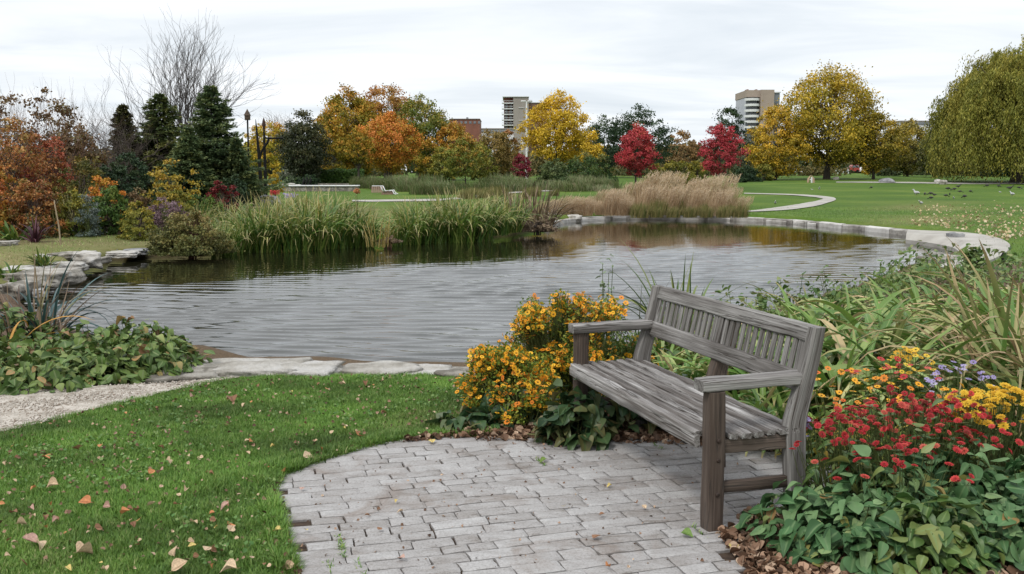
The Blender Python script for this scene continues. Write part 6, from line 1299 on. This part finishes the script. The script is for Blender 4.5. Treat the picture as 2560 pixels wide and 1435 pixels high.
o4 = (X2(2270), D2, 0); t5 = thing('low_building', 'white flat roofed building peeping over the trees left of the willow', 'building', o4); rr4 = lambda *a: rel(*a, o=o4)
bxpart('wall', t5, [rr4(X2(2238), X2(2320), D2, D2+10, 0, zat(304, D2))], WHT); bxpart('roof', t5, [rr4(X2(2236), X2(2322), D2-.3, D2+10.2, zat(304, D2), zat(301.5, D2))], CON); bxpart('window_band', t5, [rr4(X2(2240), X2(2318), D2-.1, D2+.1, zat(312, D2), zat(308, D2))], GLS)

# ------------------------------------------------------------ park furniture far off
WHP = noisy('white_paint', [(.62, .62, .62), (.74, .74, .74)], 3, .6, .05); HBW = noisy('dark_brown_wood', [(.04, .02, .014), (.08, .04, .03)], 9, .8, .3); BLK = noisy('black_metal', [(.006, .006, .006), (.015, .015, .014)], 9, .7, .2, spec=.15)
q = atD(1316, 104); H = zat(254, 104)-q[2]; t_ = thing('lamp_pole', 'tall white twin headed lamp pole left of the golden yellow tree', 'lamp', q)
b = Buf(); tube(b, [(0, 0, -.1), (0, 0, H*.5), (0, 0, H)], [.13, .11, .08], 10); b.obj('pole', WHP, t_)
for s in (-1, 1): b = Buf(); boxx(b, *sorted((s*.08, s*.6)), -.14, .14, H-.02, H+.10, bev=.03); b.obj('lamp_head', WHP, t_)
b = Buf(); boxx(b, -.55, -.08, -.12, .12, H*.43, H*.53, bev=.03); b.obj('sign_box', WHP, t_)
# black forked pole, thin pole with arm, bird house
q = atD(652, 45); Hm = lambda py: zat(py, 45)-q[2]; s45 = 45/FPX
t_ = thing('forked_pole', 'black forked metal sculpture pole at the end of the conifers', 'sculpture', q)
b = Buf(); tube(b, [(.06, 0, -.1), (.05, 0, Hm(440)), (0.02, 0, Hm(395)), (-.03, 0, Hm(350)), (-.07, 0, Hm(315)), (-.09, 0, Hm(298))], [.09, .085, .075, .055, .035, .01], 9); b.obj('pole', BLK, t_)
b = Buf(); tube(b, [(0.02, 0, Hm(400)), (6*s45, 0, Hm(382)), (14*s45, 0, Hm(368)), (22*s45, 0, Hm(358)), (26*s45, 0, Hm(348))], [.055, .05, .05, .06, .05], 8); b.obj('branch_arm', BLK, t_)
b = Buf(); tube(b, [(18*s45, 0, Hm(345)), (30*s45, 0, Hm(346)), (62*s45, 0, Hm(345))], [.035, .05, .045], 8); b.obj('cross_arm', BLK, t_)
q = atD(667, 45.6); t_ = thing('wooden_post', 'tall thin dark post right of the forked black pole', 'post', q)
b = Buf(); tube(b, [(0, 0, -.1), (0, 0, Hm(420)), (0, 0, Hm(310))], [.09, .075, .04], 8); b.obj('pole', BLK, t_)
b = Buf(); tube(b, [(0, 0, Hm(318)), (0, 0, Hm(312)), (0, 0, Hm(302)), (0, 0, Hm(292))], [.04, .09, .07, .01], 8); b.obj('finial', HBW, t_)
q = atD(627, 47); t_ = thing('bird_house', 'brown pointed bird house on a thin pole above the conifers', 'bird house', q); H = zat(300, 47)-q[2]
b = Buf(); tube(b, [(0, 0, -.1), (0, 0, H)], [.045, .04], 7); b.obj('pole', BLK, t_)
HB = noisy('house_wood', [(.05, .035, .025), (.10, .07, .05)], 9, .8, .3)
b = Buf(); boxx(b, -.11, .11, -.11, .11, H, H+.22, bev=.01); b.obj('house_box', HB, t_)
b = Buf(); V = [(-.14, -.14, H+.2), (.14, -.14, H+.2), (.14, .14, H+.2), (-.14, .14, H+.2), (0, 0, H+.52)]; b.add(V, [(0, 1, 4), (1, 2, 4), (2, 3, 4), (3, 0, 4)]); b.add(V[:4], [(3, 2, 1, 0)]); b.obj('roof', HB, t_, smooth=False)
q = atD(668, 44.5); rock('boulder', 'grey slanted rock at the foot of the black poles', (q[0], q[1], .12), .62, .4, .45, .2, ROCKG, 91, flat=.4)
tree('young_tree', 'thin yellow leaved sapling beside the black poles', 690, 392, 44, 46, 'yellow', 'cone', .3, 30, 26, .09, trunk=.01, group=gt)
tree('shrub', 'grey green round shrub behind the white stage wall', 718, 426, 70, 74, 'sage', 'low', .02, 70, 60, .12, cat='shrub', stems=3, group='shrubs near the stage')
tree('shrub', 'yellow green low shrub behind the iris mass near the poles', 640, 432, 50, 60, 'olive', 'low', .02, 60, 60, .10, cat='shrub', stems=3, group='shrubs near the stage')
tree('shrub', 'dark shrub at the right foot of the dark olive tree', 775, 438, 60, 73, 'dark', 'low', .02, 60, 60, .12, cat='shrub', stems=3, group='shrubs near the stage')
# hedge and stage wall
q = atD(835, 78); b = Buf(); n = 16000; ex = np.array([4.2, 1.1]); P_ = np.column_stack([rng.uniform(-1, 1, n)*2.3, rng.uniform(-1, 1, n)*.8, rng.random(n)**.6*(zat(424, 78)-q[2])]); X, Y, Z = frames(n, .1)
P_[:, 2] += .05*np.sin(P_[:, 0]*4); bake(b, *DIA, P_, X, Y, Z, rng.uniform(.09, .14, n), rng.random(n))
o = b.obj('clipped_hedge', leafmat('leaf_hedge', [(.03,.07,.015),(.05,.10,.02),(.09,.15,.03)]), loc=q, label='clipped dark green hedge behind the white stage wall', category='hedge')
q = bp(800, 477); s = q[1]/FPX
t_ = thing('stage_wall', 'low white stone wall of the garden stage behind the left irises', 'wall', q)
b = Buf(); boxx(b, -112*s, 96*s, -.3, .3, -.1, 11*s, bev=.03); b.obj('wall', ROCK, t_, smooth=False)
b = Buf(); boxx(b, -114*s, 98*s, -.38, .38, 11*s, 14*s, bev=.02); b.obj('coping', WHT, t_, smooth=False)
q = bp(790, 470); s = q[1]/FPX; b = Buf(); boxx(b, -170*s, 104*s, 1.2, 1.5, -.1, 11*s); b.obj('low_wall', ROCK, loc=q, label='long pale wall running left behind the stage wall', category='wall', smooth=False)
for k, (px, py, w_) in enumerate([(714, 472, 16), (728, 470, 20), (745, 474, 12), (700, 474, 12)]):
    q = bp(px, py); rock('boulder', ['pale boulder beside the stage wall, second from the left', 'largest pale boulder at the left end of the stage wall', 'small pale boulder right of the largest one by the stage', 'small pale boulder nearest the black poles'][k], (q[0], q[1], q[2]+.15), w_/2*q[1]/FPX, .3, .22, k*.5, ROCK, 95+k, group='boulders by the stage wall')
# hand railing posts on the stage
for k, px in enumerate([756, 764, 772]):
    q = bp(px, 474); b = Buf(); tube(b, [(0, 0, 0), (.03, 0, .35), (.15, 0, .62), (.1, 0, .85)], [.03, .07, .09, .03], 7); b.obj('garden_figure', BLK, loc=q, label=['small dark figure ornament nearest the boulders on the stage', 'small dark figure ornament in the middle of the stage group', 'small dark figure ornament at the right of the stage group'][k], category='ornament', group='dark ornaments on the stage')
# red and blue blooms behind the irises, rust heads
for k, (px, py, w_, h_, D_, m_, lab) in enumerate([(690, 482, 26, 16, 34, FRED, 'crimson flower cluster behind the left irises'), (728, 488, 40, 12, 35, FPUR, 'blue purple flower patch behind the left irises'), (893, 478, 13, 12, 26, leafmat('petal_rust', [(.30,.12,.04),(.42,.18,.06)]), 'rust orange flower head above the right end of the left irises')]):
    D_ = float(D_); q = atD(px, D_, 0); z = zat(py, D_); root = leafy('flower_patch', lab, 'flowering plant', q, w_/2*D_/FPX, .15, max(.2, z-.1), 60, .06, GRNF, OVL, 'flowers behind the irises'); P_ = rng.normal(0, 1, (90, 3))*np.array([w_/5*D_/FPX, .12, h_/5*D_/FPX])+[0, 0, z]; blossoms(root, P_, .035, m_, DAISY, up=.4, stalk=False)
# double lounge seat
q = bp(960, 487); s = q[1]/FPX; t_ = thing('garden_lounger', 'brown slatted reclining seat with white edging on the middle lawn', 'lounger', q)
SLT = noisy('brown_slats', [(.10, .06, .04), (.22, .15, .10)], 12, .7, .2, strch=(3, 1, 1))
b = Buf()
for k in range(6): board(b, (-31*s+k*5*s, .35-.1, .12), (-33*s+k*5*s, .75, 21*s), (1, 0, 0), .09, .02)
b.obj('backrest', SLT, t_)
b = Buf(); boxx(b, -34*s, -6*s, .70, .78, 20.5*s, 22.5*s, bev=.01); b.obj('top_rail', WHP, t_)
b = Buf(); V = [(-6*s, -.35, .02), (-6*s, .6, .02), (24*s, .6, .02), (24*s, -.35, .02), (-3*s, -.3, 8*s), (-3*s, .6, 8*s), (22*s, .6, 10*s), (22*s, -.3, 10*s)]; b.add(V, [(0, 1, 2, 3), (7, 6, 5, 4), (0, 4, 5, 1), (1, 5, 6, 2), (2, 6, 7, 3), (3, 7, 4, 0)]); b.obj('seat', SLT, t_, smooth=False)
b = Buf(); tube(b, [(-6*s, -.35, 21*s), (-3*s, -.36, 14*s), (1*s, -.36, 8.5*s), (20*s, -.36, 11*s), (24*s, -.36, 10*s), (26*s, -.36, 4*s), (32*s, -.36, 1.2*s)], .035, 6); b.obj('side_frame', WHP, t_)
b = Buf(); tube(b, [(-6*s, .72, 21*s), (0*s, .6, 9*s), (22*s, .6, 11*s), (26*s, .6, 4*s), (32*s, .6, 1.2*s)], .035, 6); b.obj('side_frame', WHP, t_)
# small timber frame (bench frame) by the sage
q = bp(1425, 474); s = q[1]/FPX; t_ = thing('timber_frame', 'small open tan timber frame at the edge of the grey green planting', 'bench', q); LT = noisy('light_timber', [(.30, .20, .13), (.42, .30, .2)], 9, .7, .2)
for x in (-12, 12):
    for y in (-.3, .3): b = Buf(); boxx(b, x*s-.04, x*s+.04, y-.04, y+.04, 0, 13*s); b.obj('leg', LT, t_, smooth=False)
b = Buf(); boxx(b, -13*s, 13*s, -.36, .36, 13*s, 15*s); b.obj('top', LT, t_, smooth=False)
b = Buf(); boxx(b, -12*s, 12*s, -.3, -.25, 7*s, 9*s); b.obj('rail', LT, t_, smooth=False)
# grey dome boulder, arched frame, parked van, small signs
q = bp(2216, 456.5); s = q[1]/FPX; rock('boulder', 'smooth grey dome shaped boulder beside the far path', (q[0], q[1], q[2]+1*s), 18*s, 1.2, 10*s, 0, ROCKG, 120, flat=.05)
q = bp(2027, 457); s = q[1]/FPX; t_ = thing('arched_frame', 'small pointed wooden arch at the foot of the largest golden tree', 'sculpture', q)
b = Buf(); tube(b, [(-7*s, 0, 0), (-6*s, 0, 10*s), (0, 0, 20*s), (6*s, 0, 10*s), (7*s, 0, 0)], .10, 6); b.obj('arch', LT, t_)
b = Buf(); tube(b, [(2*s, 0, 0), (2*s, 0, 14*s)], .08, 6); tube(b, [(-3*s, 0, 8*s), (5*s, 0, 8*s)], .05, 5); b.obj('inner_post', WHP, t_)
def van(label, px, py, D, w, m_):
    q = atD(px, D); s = D/FPX; z0 = zat(py, D); q[2] = z0; t_ = thing('parked_van', label, 'van', q, 0, 'vehicles under the far trees'); L_ = w*s
    sec = [(-.5, .14), (-.5, .38), (-.46, .50), (-.30, .54), (-.18, .84), (.42, .86), (.5, .70), (.5, .14)]; b = Buf(); n = len(sec); V = [(x*L_, -.9, z*L_*.85) for x, z in sec]+[(x*L_, .9, z*L_*.85) for x, z in sec]
    b.add(V, [(i, (i+1) % n, n+(i+1) % n, n+i) for i in range(n)]); b.add(V, [list(range(n))[::-1], list(range(n, 2*n))]); b.obj('body', m_, t_, smooth=False)
    b = Buf(); V = [(x*L_, -.92, z*L_*.85) for x, z in [(-.25, .54), (-.15, .78), (.40, .80), (.44, .56)]]; b.add(V, [(0, 1, 2, 3)]); V2 = [(x, y-.02, z) for x, y, z in V]; b.add(V2, [(3, 2, 1, 0)]); b.obj('window', GLS, t_, smooth=False)
    for x in (-.3, .3):
        b = Buf(); a_ = np.linspace(0, 2*np.pi, 14, endpoint=False); r_ = .13*L_; V = [(x*L_+r_*math.cos(a), -.96, r_+r_*math.sin(a)) for a in a_]+[(x*L_+r_*math.cos(a), .96, r_+r_*math.sin(a)) for a in a_]; b.add(V, [(i, (i+1) % 14, 14+(i+1) % 14, 14+i) for i in range(14)]); b.add(V, [list(range(14)), list(range(14, 28))[::-1]]); b.obj('wheel', BLK, t_, smooth=False)
van('red and white van parked far under the golden trees', 2125, 431, 150, 26, noisy('van_red', [(.30, .05, .04), (.34, .06, .05)], 1, .3, 0, spec=.5))
van('small white car parked right of the red van', 2149, 431, 151, 18, WHP)
b = Buf(); boxx(b, -1.2, 1.2, -.05, .05, .2, .55); [boxx(b, x, x+.1, -.08, .08, -.2, .7) for x in np.linspace(-1.2, 1.1, 4)]; q = atD(2096, 146); q[2] = zat(432, 146); b.obj('white_fence', WHP, loc=q, label='white boarded fence left of the red van', category='fence', smooth=False)
q = bp(2498, 436.5) if False else atD(2505, 140); q[2] = zat(440, 140); rock('boulder', 'pale rock far behind the trunk of the willow', q, .7, .5, .45, 0, ROCK, 131)
for px, py, w_, lab in [(2358, 459, 16, 'pale rock in front of the left skirt of the willow'), (2345, 457, 12, 'small pale rock beside the one under the willow'), (2090, 449, 8, 'small white stone left of the grey dome boulder')]:
    q = bp(px, py+1); rock('boulder', lab, (q[0], q[1], q[2]+.1), w_/2*q[1]/FPX, .4, .25, .3, ROCK, px, group='pale stones on the far lawn')
# ------------------------------------------------------------ birds on the lawn
BDK = noisy('feather_dark', [(.02, .02, .02), (.05, .045, .04)], 12, .6, .1); BWT = noisy('feather_white', [(.22, .22, .22), (.50, .50, .50)], 12, .7, .1)
def bird_mesh(m_, feed=False):
    b = Buf(); hz = .07 if feed else .30; hx = .27 if feed else .19
    tube(b, [(-.26, 0, .15), (-.19, 0, .16), (-.10, 0, .165), (0, 0, .16), (.08, 0, .18), (.13, 0, (.18+hz)/2), (hx-.01, 0, hz), (hx+.03, 0, hz), (hx+.06, 0, hz-.01), (hx+.10, 0, hz-.02)], [.008, .035, .07, .085, .065, .032, .03, .033, .012, .003], 10)
    for y in (-.03, .03): tube(b, [(0, y, .1), (.0, y, .0), (.03, y, .0)], [.008, .006, .006], 4)
    return b.mesh('bird', m_)
BM = [bird_mesh(BDK), bird_mesh(BDK, True), bird_mesh(BWT)]
for k, (px, py, kd, sz) in enumerate([(2178,472,1,1),(2290,490,2,1.7),(2312,489,1,1.1),(2326,488,1,1.1),(2335,491,0,.9),(2327,499,1,1),(2370,476,1,1.3),(2385,477,1,1.2),(2396,470,0,1.2),(2400,482,1,.9),(2365,493,1,1),(2374,489,0,.8),(2426,482,1,1.),(2411,496,1,1.2),(2467,468,1,1.2),(2497,469,1,1.2),(2525,475,0,1.4),(2548,473,1,1.1),(2384,499,2,.8),(2530,491,2,1.3),(2500,483,2,.6),(2302,513,2,1.),(2048,476,2,1.1),(2030,476,2,.5),(1938,512,2,.9)]):
    q = bp(px, py); pos = 'feeding' if kd == 1 else 'standing'; col = 'white' if kd == 2 else 'dark'
    lab = {(1): 'dark bird feeding with its head down on the lawn before the willow', (0): 'dark bird standing upright on the lawn before the willow', (2): 'pale bird among the dark ones on the right lawn'}[kd]
    if px == 2290: lab = 'largest white and grey bird on the lawn left of the willow flock'
    if px == 2048: lab = 'white bird standing alone above the bend of the curving path'
    if px == 1938: lab = 'white bird on the grass inside the bend of the curving path'
    if px == 2178: lab = 'lone dark bird left of the flock on the right lawn'
    if px == 2302: lab = 'pale bird nearest the pond, below the flock'
    single('bird', BM[kd], q, rng.uniform(0, 6.28), sz*.7, lab, 'bird', 'birds on the right lawn')
# small posts and stones in the right bed
q = bp(2508, 660, 0); b = Buf(); tube(b, [(0, 0, -.02), (0, 0, .08), (0, 0, .14), (0, 0, .22)], [.03, .035, .05, .01], 8); b.obj('garden_light', BLK, loc=q, label='little black path light in the turf right of the walkway', category='garden light')
